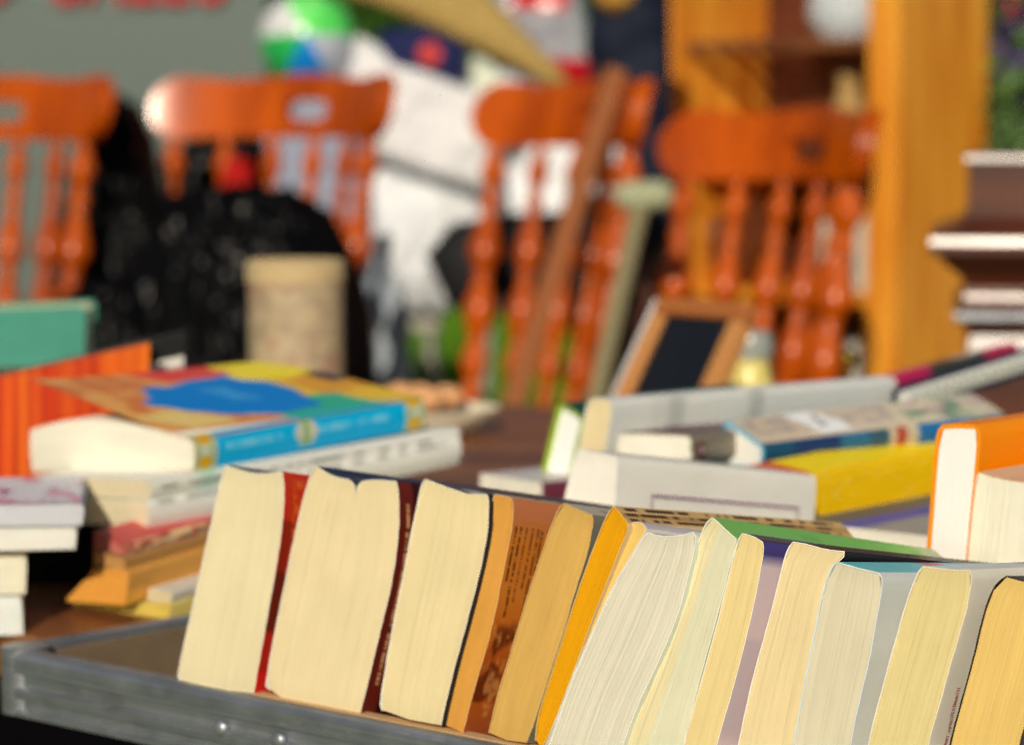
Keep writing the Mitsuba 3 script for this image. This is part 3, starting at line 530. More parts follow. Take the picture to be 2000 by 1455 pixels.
for i, (k, kw) in enumerate(rowbooks):
    key, W = book('paperback', b[k], 'top', seed=i + 2, group=None, power=2.2, nbs=170 if i in (0, 1, 3) else 40, **kw)
    if i == 12:
        # red print on the white cover, reading upwards
        P = np.asarray(b[k]['right'], float)
        u, v, d = axes(b[k]['yaw'], b[k]['pitch']); o = np.asarray(b[k]['o'])
        p_top, p_bot = P[2], P[-1]
        up = p_top - p_bot; up /= np.linalg.norm(up); nr = np.array([up[1], -up[0]])
        m = meshkit.text_mesh("you enter, you'll like it", .0024, .00006)
        X = up[0] * u + up[1] * v; Nn = nr[0] * u + nr[1] * v; Y = np.cross(Nn, X)
        st = p_bot + up * .022 + nr * .0010
        m.apply_transform(basis(W(st[0], st[1], .0072), X, Y, Nn))
        add(key + '__print', m, 'matte', (176, 44, 40))

# ---------------------------------------------------------------- books piled behind the row
K, W = book('standing_book', b['standing_book_white'], 'top', page=(246, 243, 232), edge=(240, 240, 236), tc=.0006, seed=31, streak=.015, stain=.02, rough=.00005,
     cover=dict(top=plain(190, 190, 188), right=plain(236, 234, 226), left=plain(236, 234, 226)), label='white book with a thin purple rectangle drawn on its cover, behind the front row')
sp = b['standing_book_white']; u, v, d = axes(sp['yaw'], sp['pitch']); o = np.asarray(sp['o']); Rr = np.asarray(sp['right'])
dn = Rr[1] - Rr[0]; dn /= np.linalg.norm(dn); nr = np.array([-dn[1], dn[0]]); nr = nr if nr[0] > 0 else -nr
def strip(c0, c1, h0, h1):
    f = lambda c, h: o + (Rr[0] + dn * h + nr * .0020)[0] * u + (Rr[0] + dn * h + nr * .0020)[1] * v + d * c
    return np.array([f(c0, h0), f(c1, h0), f(c1, h1), f(c0, h1)])
S_ = [strip(.026, .150, .0165, .0177), strip(.026, .0272, .0177, .07), strip(.1488, .150, .0177, .07)]
add(K + '__drawn_frame', trimesh.Trimesh(np.vstack(S_), np.vstack([np.array([[0, 1, 2], [0, 2, 3]]) + 4 * i for i in range(3)]), process=False), 'matte', (132, 86, 126))
book('standing_book', b['standing_book_green'], 'top', page=(250, 250, 250), edge=(150, 184, 44), tc=.002, over=.003, seed=32, streak=.02, stain=.01, rough=.00003,
     cover=dict(top=plain(14, 72, 62), left=plain(120, 170, 40), right=plain(30, 90, 60)), label='green hardback with bright white pages, left of the pile behind the front row')
book('standing_book', b['standing_book_grey'], 'top', page=(244, 226, 178), edge=(226, 228, 228), tc=.0006, seed=33, streak=.02, rough=.00008,
     cover=dict(top=bands([(0, (222, 224, 226)), (.8, (214, 226, 236))], 'A', .3), left=plain(214, 216, 214),
     right=letters(letters(bands([(0, (214, 217, 214)), (.13, (206, 209, 205)), (.19, (182, 186, 182)), (.24, (212, 215, 210)), (.46, (182, 186, 182)), (.51, (214, 216, 212))], 'A', .01), (120, 176, 190), [(.22, .33)], .05, .3, cell=46, density=.2), (150, 150, 150), [(.30, .33)], .55, .95, cell=50)),
     label='large pale grey book standing open page end left, longest in the pile')
K, W = book('pocket_book', b['pocket_book'], 'right', page=(246, 242, 226), edge=(120, 112, 96), tc=.0008, seed=34, grain='w', streak=.02, rough=.00004,
     cover=dict(top=plain(92, 54, 66), right=plain(134, 124, 106), bottom=plain(100, 90, 80)), label='small white paged book with a grey brown spine and a round maroon emblem')
sp = b['pocket_book']; u, v, d = axes(sp['yaw'], sp['pitch'])
c = W(np.array(sp['right'][1][0] + .0036), np.array((sp['right'][0][1] + sp['right'][-1][1]) / 2), np.array(.0075))
em = cat([place(trimesh.creation.cylinder(.0042, .0008, sections=32), basis(c, d, v, u))]); add(K + '__emblem', em, 'matte', (104, 38, 58))
arrow = trimesh.creation.extrude_polygon(Polygon([(-.0014, -.0018), (.0020, 0), (-.0014, .0018), (-.0006, 0)]), .0004, engine='earcut')
add(K + '__emblem_mark', place(arrow, basis(c + u * .0004, d, v, u)), 'matte', (232, 224, 226))
def sticker_top(A, B):
    c = letters(bands([(0, (214, 196, 170)), (.2, (220, 204, 180)), (.62, (222, 210, 184)), (.8, (206, 200, 176))], 'A', .1), (150, 138, 150), [(.12, .2), (.26, .34), (.42, .5), (.58, .66)], .02, .62, cell=60, density=.6)(A, B)
    m = (n2(A, B, 21, 16, 9) > .5) & (A > .62) & (A < .88); c[m] = (104, 150, 120)
    m = (n2(A, B, 23, 22, 12) > .62) & (A > .66); c[m] = (186, 120, 160)
    return c
K, W = book('flat_book', b['flat_book_sticker'], 'wrap', page=(250, 248, 240), edge=(96, 182, 220), tc=.0028, over=.001, seed=35, grain='w', streak=.01, rough=.00003,
     cover=dict(left=plain(96, 182, 220), top=sticker_top, right=bands([(0, (30, 80, 112)), (.12, (34, 60, 110)), (.3, (52, 110, 146)), (.42, (60, 92, 110)), (.5, (206, 192, 160)), (.53, (176, 66, 50)), (.57, (206, 192, 160)), (.62, (40, 112, 176)), (.85, (60, 96, 120))], 'A', .012), bottom=plain(60, 120, 160)),
     label='beige book with a light blue edge and a white price sticker')
sp = b['flat_book_sticker']; u, v, d = axes(sp['yaw'], sp['pitch']); o = np.asarray(sp['o'])
ta, tb = np.asarray(sp['top'][0]), np.asarray(sp['top'][-1]); e = tb - ta; wv = np.linalg.norm(e); e /= wv; nr = np.array([-e[1], e[0]])
E3 = e[0] * u + e[1] * v; N3 = nr[0] * u + nr[1] * v
mid = np.asarray(sp['top'][1]); bow = max(0, float((mid - ta) @ nr))
pg = Polygon([(.040, .001), (.062, .0005), (.078, wv * .5), (.080, wv - .002), (.052, wv - .001), (.046, wv * .5)]).buffer(-.002).buffer(.002)
stv, stf = trimesh.creation.triangulate_polygon(pg, engine='earcut'); stm = trimesh.Trimesh(np.c_[stv, np.zeros(len(stv))], stf).subdivide_to_size(.003)
sv = stm.vertices
base = ta + 0 * nr
def on_top(a, h, up):
    q = ta + e * h + nr * (bow * np.sin(np.pi * np.clip(h / wv, 0, 1)) + .0034 + up)
    return o + q[0] * u + q[1] * v + d * a
SV = np.array([on_top(a, h, 0.0002) for a, h, _ in sv])
add(K + '__price_sticker', trimesh.Trimesh(SV, stm.faces, process=False), 'matte', (240, 242, 244), smooth=True)
one = meshkit.text_mesh('1', .011, .0003); V1 = one.vertices - [one.bounds[:, 0].mean(), one.bounds[:, 1].mean(), 0]
add(K + '__price_mark', trimesh.Trimesh(np.array([on_top(.061 + x, wv * .46 - y, .0006 + z) for x, y, z in V1]), one.faces, process=False), 'matte', (40, 60, 84))
def yellow_side(A, B):
    c = plain(250, 204, 8)(A, B).copy(); c[n2(A, B, 8, 60, 14) > .74] = (236, 214, 120); return c
def yellow_top(A, B):
    c = plain(252, 222, 24)(A, B).copy(); c[(A + (1 - B) * .06 < .20)] = (226, 84, 30); c[(A + (1 - B) * .06 < .20) & (n2(A, B, 9, 50, 6) > .62)] = (240, 150, 90); return c
book('flat_book', b['flat_book_yellow'], 'right', page=(240, 236, 220), edge=(230, 190, 30), tc=.001, seed=36, grain='w',
     cover=dict(top=yellow_top, right=yellow_side, bottom=plain(200, 160, 20)), label='yellow book with an orange red corner, lying under the beige stickered one')
book('standing_book', b['standing_book_orange'], 'top', page=(248, 247, 243), edge=(244, 150, 30), tc=.0022, over=.0005, seed=37, streak=.012, stain=.01, rough=.00004,
     cover=dict(top=plain(250, 140, 20), right=plain(252, 146, 4), left=plain(244, 244, 240)), label='upright orange book with a broad white page end, at the right edge', age=.01)
book('standing_book', b['standing_book_cream'], 'top', page=(246, 242, 220), edge=(236, 214, 190), tc=.0005, seed=38, streak=.03, rough=.0001,
     cover=dict(top=plain(230, 186, 150), right=plain(236, 220, 196), left=plain(240, 226, 206)), label='cream paged book in front of the orange one, cut by the right edge', age=.02)
book('tilted_book', b['tilted_book_navy'], 'left', page=(226, 226, 216), edge=(24, 32, 70), tc=.004, over=.002, seed=39, grain='w',
     cover=dict(bottom=plain(20, 28, 66), left=plain(22, 30, 70), top=letters((226, 226, 216), (150, 150, 150), [(.2, .5)], .2, .9)), sides=('bottom', 'left'), label='navy hardback tipped up with its pale page side showing, upper right of the pile')
book('tilted_book', b['tilted_book_magenta'], 'right', page=(210, 206, 196), edge=(60, 58, 60), tc=.001, seed=40, grain='w',
     cover=dict(top=bands([(0, (206, 40, 110)), (.3, (66, 64, 66)), (.55, (210, 206, 196)), (.7, (60, 58, 60)), (.78, (214, 60, 110))], 'A', .03), right=bands([(0, (206, 30, 104)), (.28, (66, 64, 66)), (.72, (200, 40, 90))], 'A', .02), bottom=plain(40, 40, 40)), label='magenta and dark grey magazine at the very top of the pile')
def flat(name, cx, cy, z0, z1, yaw, length, width, kw):
    """a level book by its near left corner."""
    sp = dict(o=[cx, cy, z0], yaw=yaw, pitch=0.0, L=length, left=[(0, 0), (0, (z1 - z0) * .94)], top=[(.0006, z1 - z0), (width * .5, z1 - z0), (width - .0006, z1 - z0)], right=[(width, (z1 - z0) * .94), (width, 0)], bottom=[])
    return book(name, sp, 'right', grain='w', ncol=60, **kw)
FL = [  # near left corner x, y, z0, z1, yaw, length, width
 ('flat_book', .145, 1.60, .717, .752, 47, .24, .17, dict(page=(226, 220, 204), seed=51, cover=dict(top=plain(120, 110, 100), right=plain(60, 70, 80), bottom=plain(90, 90, 90)), label='thick flat book at the bottom of the right pile')),
 ('flat_book', .150, 1.59, .7525, .7895, 50, .23, .16, dict(page=(232, 226, 210), seed=52, cover=dict(top=plain(90, 74, 60), right=letters(bands([(0, (70, 50, 34)), (.5, (196, 120, 40)), (.7, (120, 60, 30))], 'A', .1), (226, 190, 120), [(.3, .6)], .1, .9, cell=50), bottom=plain(80, 70, 60)), label='dark brown and orange book lying under the yellow one')),
]
for n_, x_, y_, z0, z1, yw, L_, w_, kw in FL: flat(n_, x_, y_, z0, z1, yw, L_, w_, kw)
K, W = flat('flat_book', .155, 1.545, .7896, .800, 50, .20, .16, dict(page=(236, 232, 218), seed=53, cover=dict(top=letters(bands([(0, (110, 100, 90)), (.16, (92, 86, 176)), (.28, (166, 162, 152)), (.58, (220, 218, 184))], 'B', .02), (150, 146, 130), [(.80, .84), (.88, .92)], .1, .9, cell=40), right=plain(206, 206, 180), bottom=plain(150, 150, 140)), label='thin book with a purple band across its grey and pale cover'))
# books that carry the pile, mostly out of sight
flat('flat_book', .06, 1.66, .717, .758, 48, .22, .16, dict(page=(226, 216, 190), seed=54, cover=dict(top=plain(80, 60, 50), right=plain(96, 60, 50), bottom=plain(90, 90, 90)), label='thick book deep in the tray under the pale grey one'))
flat('flat_book', .015, 1.74, .717, .757, 48, .20, .07, dict(page=(226, 216, 190), seed=55, cover=dict(top=plain(60, 60, 70), right=plain(60, 60, 90), bottom=plain(90, 90, 90)), label='thick book deep in the tray under the green hardback'))
flat('flat_book', -.095, 1.50, .717, .748, 47, .20, .12, dict(page=(226, 220, 204), seed=56, cover=dict(top=bands([(0, (40, 42, 56)), (.5, (112, 40, 70)), (.8, (60, 50, 60))], 'A', .1), right=plain(50, 40, 56), bottom=plain(60, 60, 60)), label='dark plum book lying flat behind the first paperbacks'))
flat('flat_book', -.02, 1.72, .7175, .805, 40, .14, .06, dict(page=(240, 236, 220), seed=57, cover=dict(top=plain(196, 190, 190), right=plain(110, 50, 70), bottom=plain(60, 60, 60)), label='small white paged book left of the green hardback'))

# ---------------------------------------------------------------- books on the brown table, left
def inpoly(x, y, poly):
    import shapely
    return shapely.contains_xy(Polygon(poly), x, y)
def fatcover(A, B):
    f, g = n2(A, B, 14, 9, 7) - .5, n2(A, B, 15, 9, 7) - .5
    x, y = A + .09 * f, B + .12 * g
    c = np.broadcast_to(np.array([220., 126, 56]), A.shape + (3,)).copy()
    c[n2(A, B, 16, 14, 8) > .54] = (238, 172, 90)
    c[inpoly(x, y, [(.04, .62), (.2, .62), (.3, .80), (.36, .92), (.1, .9)])] = (238, 208, 124)
    c[(y > .86) & (x < .42)] = (224, 136, 58)
    c[(x > .70)] = (240, 196, 44)
    c[(x > .62) & (y < .40)] = (255, 230, 40)
    c[(x > .76) & (y > .40) & (y < .72)] = (226, 160, 40)
    c[(x > .93) & (y > .38) & (y < .56)] = (44, 36, 56)
    c[inpoly(x, y, [(.34, -.1), (.74, -.1), (.72, .18), (.44, .24)])] = (236, 70, 50)
    c[inpoly(x, y, [(.44, .82), (.60, .70), (.80, .70), (.86, 1.1), (.44, 1.1)])] = (56, 180, 144)
    c[inpoly(x, y, [(.16, .50), (.30, .26), (.46, .28), (.66, .20), (.72, .50), (.66, .84), (.48, .88), (.34, .78), (.24, .68)])] = (8, 130, 218)
    m = inpoly(x, y, [(.42, .40), (.56, .42), (.54, .62), (.44, .60)]); c[m] = (60, 158, 226)
    return c
def fatspine(A, B):
    c = np.broadcast_to(np.array([0., 176, 236]), A.shape + (3,)).copy()
    y = (B - .5) * 2
    for a0, a1 in ((0, .085), (.91, 1)):
        m = (A >= a0) & (A <= a1); c[m] = (176, 190, 150)
        for yy in (-.62, .62): c[m & (((A - (a0 + a1) / 2) / .03) ** 2 + ((y - yy) / .34) ** 2 < 1)] = (226, 176, 16)
        c[m & (((A - (a0 + a1) / 2) / .014) ** 2 + (y / .24) ** 2 < 1)] = (206, 214, 200)
    m = (((A - .465) / .045) ** 2 + (y / .75) ** 2 < 1); c[m] = (188, 200, 170); c[m & (np.abs(A - .465) < .010)] = (130, 176, 110)
    c[m & (((np.abs(A - .465) - .028) / .014) ** 2 + (y / .32) ** 2 < 1)] = (214, 204, 190)
    h = (np.sin(np.floor(A * 95) * 12.99) * 43758.5) % 1
    c[(np.abs(y) < .17) & (h < .66) & (((A > .13) & (A < .28)) | ((A > .30) & (A < .35)) | ((A > .53) & (A < .66)) | ((A > .68) & (A < .84)))] = (110, 206, 236)
    return c
sp = b['fat_book_blue']; P_ = np.asarray(sp['top'], float)
x0, x1 = P_[0][0], sp['right'][0][0]; zt = sp['right'][0][1]
lift = [(x0 + .001, zt + .0275), (x0 + .26 * (x1 - x0), zt + .0205), (x0 + .5 * (x1 - x0), zt + .0135), (x0 + .75 * (x1 - x0), zt + .0055), (x1 - .004, zt + .0012), (x1, zt)]
book('fat_book', sp, 'right', page=(243, 238, 220), edge=(150, 90, 60), tc=.0005, seed=61, grain='w', streak=.02, rough=.00006, lift=('top', lift),
     cover=dict(top=fatcover, right=fatspine, bottom=plain(90, 60, 40)), label='fat book with a bright blue spine and a curling colourful cover, on the left stack', age=.02)
G_ = 'books stacked under the fat blue spined book'
book('stack_book', b['white_stack_book'], 'right', page=(226, 214, 180), edge=(230, 228, 216), tc=.0006, seed=62, grain='w', streak=.05,
     cover=dict(top=plain(226, 226, 218), right=letters(bands([(0, (224, 226, 214)), (.15, (176, 214, 196)), (.2, (228, 228, 222))], 'A', .04), (146, 150, 146), [(.45, .62)], .02, .9, cell=60), bottom=plain(200, 190, 170)), label='pale book directly under the fat blue spined book')
book('stack_book', b['white_stack_book_001'], 'right', page=(232, 220, 188), edge=(236, 234, 222), tc=.0006, seed=63, grain='w', streak=.05,
     cover=dict(top=plain(214, 212, 170), right=letters((234, 234, 226), (170, 172, 168), [(.1, .26)], .02, .95, cell=60), bottom=plain(110, 40, 40)), label='pale book second below the fat blue spined book, dark print on its side')
def redpat(A, B):
    c = np.broadcast_to(np.array([176., 44, 46]), A.shape + (3,)).copy()
    f = n2(A, B, 33, 22, 5); c[f > .56] = (220, 190, 140); c[f < .40] = (74, 100, 74); c[B > .72] = (96, 90, 140); return c
book('stack_book', b['red_pattern_book'], 'right', page=(190, 110, 100), edge=(180, 60, 50), tc=.0008, seed=64, grain='w', streak=.2, stain=.3,
     cover=dict(top=plain(200, 80, 80), right=redpat, bottom=plain(120, 50, 40)), label='red patterned book in the middle of the left stack')
book('stack_book', b['brown_stack_book'], 'right', page=(186, 140, 84), edge=(110, 80, 50), tc=.0012, seed=65, grain='w', streak=.1,
     cover=dict(top=plain(150, 110, 60), right=plain(176, 130, 74), bottom=plain(60, 48, 36)), label='brown paged book under the red patterned one')
book('stack_book', b['tan_stack_book'], 'right', page=(228, 160, 70), edge=(226, 160, 70), tc=.0015, seed=66, grain='w', streak=.04,
     cover=dict(top=plain(232, 176, 90), right=bands([(0, (206, 150, 74)), (.6, (232, 172, 78))], 'B', .05), bottom=plain(200, 140, 60)), label='orange tan book with a slanted page end, low in the left stack')
book('stack_book', b['white_thin_book'], 'right', page=(214, 200, 160), edge=(226, 220, 206), tc=.0006, seed=67, grain='w',
     cover=dict(top=plain(216, 212, 200), right=plain(214, 208, 196), bottom=plain(180, 170, 150)), label='thin off white booklet near the bottom of the left stack')
book('stack_book', b['yellow_thin_book'], 'right', page=(214, 190, 90), edge=(226, 206, 110), tc=.0006, seed=68, grain='w',
     cover=dict(top=plain(120, 106, 40), right=plain(226, 210, 120), bottom=plain(180, 170, 60)), label='thin yellow booklet lying on the table under the left stack')
book('stack_book', b['paperback_pink'], 'none', page=(206, 208, 216), seed=69, grain='w', streak=.02, label='pale book with pink on top, uppermost at the left edge')
sp = b['paperback_pink']; u, v, d = axes(sp['yaw'], sp['pitch']); o = np.asarray(sp['o'])
tp = np.asarray(sp['top'])
nA, nB = np.meshgrid(np.linspace(0, 1, 40), np.linspace(0, 1, 30), indexing='ij')
Pg = o + ((tp[0] + (tp[-1] - tp[0]) * nA[..., None])[..., :1] * u + (tp[0] + (tp[-1] - tp[0]) * nA[..., None])[..., 1:] * v) + d * (nB[..., None] * sp['L']) + UP * .0006
cc = np.broadcast_to(np.array([222., 220, 226]), nA.shape + (3,)).copy(); cc[n2(nA, nB, 6, 5, 5) > .55] = (214, 150, 170); cc[(n2(nA, nB, 7, 6, 6) > .66)] = (150, 70, 110)
Bq = Build(); Bq.grid(Pg, lin(cc)); m, c = Bq.mesh(); add('stack_book_007__front_cover', m, 'gloss', c, smooth=True)
book('stack_book', b['paperback_pale'], 'none', page=(232, 230, 222), seed=70, grain='w', streak=.02, label='white book under the pink topped one at the left edge')
book('stack_book', b['paperback_cream'], 'none', page=(236, 230, 206), seed=71, grain='w', streak=.02, label='cream book third down in the stack at the left edge')
book('stack_book', b['paperback_ivory'], 'none', page=(232, 236, 232), seed=72, grain='w', streak=.02, label='ivory book at the foot of the stack at the left edge')

def orange_front(A, B):
    c = np.broadcast_to(np.array([204., 64, 14]), A.shape + (3,)).copy()
    s = n1(A * 1.0, 5, 26); s2 = n1(A, 8, 70)
    c = c + (s - .5)[..., None] * np.array([70, 110, 24]) + (s2 - .5)[..., None] * np.array([70, 80, 16])
    w = np.clip((A - .60) / .3, 0, 1)[..., None]; c = c * (1 - .5 * w) + np.array([226, 120, 14]) * .5 * w
    return c
K, W = slab('orange_book', b['orange_book'], orange_front, (150, 70, 60), page=(196, 140, 130), label='large streaky orange book standing behind the fat blue spined one')
K, W = slab('black_book', b['black_book'], plain(22, 22, 24), (40, 40, 50), page=(176, 170, 150), back=(30, 30, 34), label='black book with a white barcode label, right of the orange book')
sp = b['black_book']
q = [np.asarray(sp['right'][0]), np.asarray(sp['top'][-1])]
u, v, d = axes(sp['yaw'], sp['pitch']); o = np.asarray(sp['o']); tl = np.asarray(sp['top'][0]); tr = np.asarray(sp['top'][-1]); ex = (tr - tl) / np.linalg.norm(tr - tl)
def lab(a, h): return o + (tr - ex * a)[0] * u + ((tr - ex * a)[1] - h) * v - d * .0004
L4 = np.array([lab(.0255, .0145), lab(.0015, .0145), lab(.0015, .0365), lab(.0255, .0365)])
add(K + '__label', trimesh.Trimesh(L4, [[0, 1, 2], [0, 2, 3]], process=False), 'matte', (232, 230, 222))
bars, fcs, xx = [], [], .0195
for i in range(18):
    w_ = .0003 + .0004 * ((i * 7) % 3)
    bars += [lab(xx, .0195) - d * .0003, lab(xx - w_, .0195) - d * .0003, lab(xx - w_, .0325) - d * .0003, lab(xx, .0325) - d * .0003]; fcs += [[4 * i, 4 * i + 1, 4 * i + 2], [4 * i, 4 * i + 2, 4 * i + 3]]
    xx -= w_ + .0003 + .0002 * (i % 2)
add(K + '__barcode', trimesh.Trimesh(np.array(bars), fcs, process=False), 'matte', (60, 60, 60))
slab('teal_book', b['teal_book'], plain(76, 150, 132), (90, 160, 140), page=(226, 210, 176), back=(70, 140, 120), bsdf='matte', label='teal book standing behind the orange one at the left edge')
k = add('storage_box', place(boxm(-.335, 1.855, .7605, .27, .12, .031, .002), np.eye(4)), 'dark_wood'); tag(k, 'flat dark red wooden box under the orange book', 'box')
k = add('storage_box', place(boxm(-.36, 2.13, .7905, .18, .1, .091, .003), np.eye(4)), 'dark_wood'); tag(k, 'dark wooden box under the teal book', 'box')

# ---------------------------------------------------------------- things on the brown table farther back
k = add('storage_box', boxm(-.285, 1.72, .7675, .10, .10, .044, .002), 'matte', (26, 20, 18)); tag(k, 'low black box under the pale books of the left stack', 'box')
t = number('tin')
R_ = .0415; tx, ty = -.188, 2.43
add(t + '__body', lathe([(0, R_), (.02, R_ + .0008), (.03, R_), (.868, R_), (.869, R_ - .001)], (tx, ty, .745), (tx, ty, .905), 48), 'tin_print', smooth=30)
add(t + '__lid', lathe([(0, R_ + .0009), (.06, R_ + .0016), (.5, R_ + .0016), (.86, R_ + .0016), (1, R_ - .002)], (tx, ty, .8835), (tx, ty, .9035), 48), 'matte', (200, 176, 132), smooth=30)
tag(t, 'beige round tin with a faded printed body and plain lid', 'tin')
d_ = number('dish')
add(d_, lathe([(0, .03), (.2, .045), (.8, .062), (1, .064), (.95, .060), (.3, .04)], (-.075, 2.50, .7455), (-.075, 2.50, .768), 40), 'matte', (232, 222, 196), smooth=30)
tag(d_, 'cream shallow dish on the brown table below the tin', 'dish')
for i, (x, y, r) in enumerate(((-.100, 2.50, .017), (-.075, 2.485, .015), (-.058, 2.515, .014), (-.085, 2.53, .014))):
    k = number('shell'); add(k, blob((x, y, .772 + r * .3), (r, r, r * .7), 40 + i, .15, .08, 2.5, 3), 'matte', (226, 170, 120), smooth=True)
    tag(k, 'small peach coloured shell heaped in the cream dish', 'shell', 'shells heaped in the cream dish')
t = number('glass_jar')
add(t + '__body', lathe([(0, .021), (.1, .024), (.6, .024), (.8, .019), (1, .018)], (.213, 2.50, .7455), (.213, 2.50, .812), 32), 'plastic', (222, 206, 120), smooth=30)
add(t + '__lid', lathe([(0, .021), (.5, .0225), (.9, .019), (1, .01)], (.213, 2.50, .8125), (.213, 2.50, .838), 32), 'plastic', (150, 156, 150), smooth=30)
tag(t, 'yellowish jar with a grey lid beside the framed slate', 'jar')
t = number('hand_bell')
add(t + '__handle', lathe(smoothprof([(0, .004), (.5, .003), (.62, .0035), (.72, .0078), (.86, .0082), (1, .001)], 30), (.281, 2.33, .790), (.281, 2.33, .8335), 24), 'brass', smooth=30)
add(t + '__bell', lathe(smoothprof([(0, .022), (.1, .020), (.5, .013), (.9, .009), (1, .003)], 24), (.281, 2.33, .7455), (.281, 2.33, .791), 28), 'brass', smooth=30)
tag(t, 'brass hand bell with a round knob, peeping over the pale grey book', 'bell')
# framed slate leaning back, with a pale slab behind it
def leaning(px, z_top, w, h, yaw, back, tilt):
    x = np.array([math.cos(math.radians(yaw)), math.sin(math.radians(yaw)), 0]); n = np.array([math.sin(math.radians(yaw)), -math.cos(math.radians(yaw)), 0])
    yv = UP * math.cos(math.radians(back)) - n * math.sin(math.radians(back)); nn = np.cross(x, yv)
    c, s = math.cos(math.radians(tilt)), math.sin(math.radians(tilt))
    return basis(np.array(px), c * x + s * yv, -s * x + c * yv, nn)
M = leaning((.0647, 2.258, .748), 0, .11, .16, -53.3, 30.6, 0)
t = number('framed_slate'); fw, fh, fb = .113, .150, .016
add(t + '__frame_rail', place(boxm(fw / 2, fh - fb / 2, 0, fw, fb, .016, .002), M), 'matte', (172, 104, 56)); add(t + '__frame_rail', place(boxm(fw / 2, fb / 2, 0, fw, fb, .016, .002), M), 'matte', (172, 104, 56))
add(t + '__frame_stile', place(boxm(fb / 2, fh / 2, 0, fb, fh - 2 * fb - .0004, .0155, .002), M), 'matte', (196, 136, 80)); add(t + '__frame_stile', place(boxm(fw - fb / 2, fh / 2, 0, fb, fh - 2 * fb - .0004, .0155, .002), M), 'matte', (196, 136, 80))
add(t + '__slate', place(boxm(fw / 2, fh / 2, -.001, fw - 2 * fb + .002, fh - 2 * fb + .002, .006), M), 'matte', (24, 30, 40))
tag(t, 'small slate in a tan wooden frame leaning back on the brown table', 'frame')
M2 = M.copy(); M2[:3, 3] += -M[:3, 2] * .024 - M[:3, 0] * .040 + M[:3, 1] * .004
k = number('pale_book'); add(k + '__pages', place(boxm(.05, .078, 0, .096, .152, .012, .001), M2), 'paper', (226, 230, 232)); add(k + '__back_cover', place(boxm(.05, .078, -.009, .1, .157, .005, .001), M2), 'gloss', (70, 90, 130)); tag(k, 'white paged blue book leaning behind the framed slate', 'book')

# ---------------------------------------------------------------- chairs
SP = smoothprof([(0, .010), (.12, .012), (.26, .013), (.28, .010), (.30, .014), (.335, .0195), (.38, .014), (.40, .0115), (.43, .016), (.49, .0225), (.56, .015), (.59, .0115), (.60, .015), (.61, .012), (.66, .0235), (.74, .015), (.79, .0095), (.80, .0135), (.82, .0135), (.835, .009), (.86, .010), (.905, .0180), (.95, .011), (1, .007)], 130)
POST = np.c_[SP[:, 0], SP[:, 1] * 1.18]
def chair(cx, cy, phi, zc, label, R=.40, psis=(-33, -20, -7, 6, 19, 31), slot=True, shift=0.0, seat_z=.45, group='wooden chairs lined up behind the book tables'):
    t = number('wooden_chair')
    n = lambda ps: np.array([math.sin(math.radians(phi + ps)), math.cos(math.radians(phi + ps)), 0])
    bk = n(0); C0 = np.array([cx, cy, 0]); C1 = C0 - bk * .05
    s = np.linspace(-.293, .293, 121); e = np.sqrt(np.clip(1 - (np.clip(np.abs(s) - .238, 0, 1) / .0551) ** 2, 0.0, 1))
    zt = (.048 + .010 * np.exp(-(s / .09) ** 2) + .007 * np.exp(-((np.abs(s) - .232) / .045) ** 2)) * e; zb = -(.050 + .003 * np.exp(-((np.abs(s) - .232) / .05) ** 2)) * e
    pg = Polygon(np.vstack([np.c_[s, zt], np.c_[s, zb][::-1][1:-1]])).buffer(0)
    if slot: pg = pg.difference(Point(shift - .034, -.004).buffer(.0165).union(Point(shift + .034, -.004).buffer(.0165)).convex_hull)
    def layer(off, th):
        p2 = pg.buffer(-off)
        m = trimesh.creation.extrude_polygon(p2, th, engine='earcut').subdivide_to_size(.016, max_iter=12); v = m.vertices.copy(); v[:, 2] -= th / 2; return v, m.faces
    vs = []
    for off, th in ((0.0, .018), (.004, .025)):
        v, f = layer(off, th)
        a = v[:, 0] / R; rad = R + v[:, 2] + .22 * v[:, 1]
        ang = np.radians(phi) + a
        P = np.stack([cx + rad * np.sin(ang), cy + rad * np.cos(ang), zc + v[:, 1]], 1)
        vs.append(trimesh.Trimesh(P, f, process=False))
    add(t + '__crest_rail', cat(vs), 'varnish', smooth=40)
    for k, ps in enumerate(psis):
        post = k in (0, len(psis) - 1)
        top = C0 + (R - .012) * n(ps) + UP * (zc - .043); bot = C1 + .88 * R * n(ps * .96) + UP * (seat_z - .005)
        add(t + ('__back_post' if post else '__spindle'), lathe(POST if post else SP, bot, top, 16), 'varnish', smooth=40)
    g = np.linspace(0, 2 * np.pi, 60)[:-1]
    xr = np.cross(bk, UP)
    seat = Polygon(np.c_[.225 * np.sign(np.cos(g)) * np.abs(np.cos(g)) ** .75, .22 * np.sign(np.sin(g)) * np.abs(np.sin(g)) ** .75])
    Ms = basis(C1 + bk * .16 + UP * (seat_z - .04), xr, bk, UP)
    add(t + '__seat', place(trimesh.creation.extrude_polygon(seat, .036, engine='earcut'), Ms), 'varnish', smooth=40)
    LG = smoothprof([(0, .011), (.2, .016), (.4, .020), (.5, .013), (.55, .019), (.6, .014), (.8, .021), (1, .015)], 50)
    for a, b_ in ((-1, -1), (1, -1), (-1, 1), (1, 1)):
        p = C1 + bk * .16 + xr * .15 * a + bk * .14 * b_ + UP * (seat_z - .041); q = p + xr * .05 * a + bk * .05 * b_; q[2] = .022
        add(t + '__leg', lathe(LG, q, p, 14), 'varnish', smooth=40)
    for a in (-1, 1):
        p = C1 + bk * .16 + xr * .178 * a + UP * .2
        add(t + '__stretcher', lathe([(0, .008), (.5, .013), (1, .008)], p - bk * .155, p + bk * .155, 12), 'varnish', smooth=40)
    tag(t, label, 'chair', group)
    return t
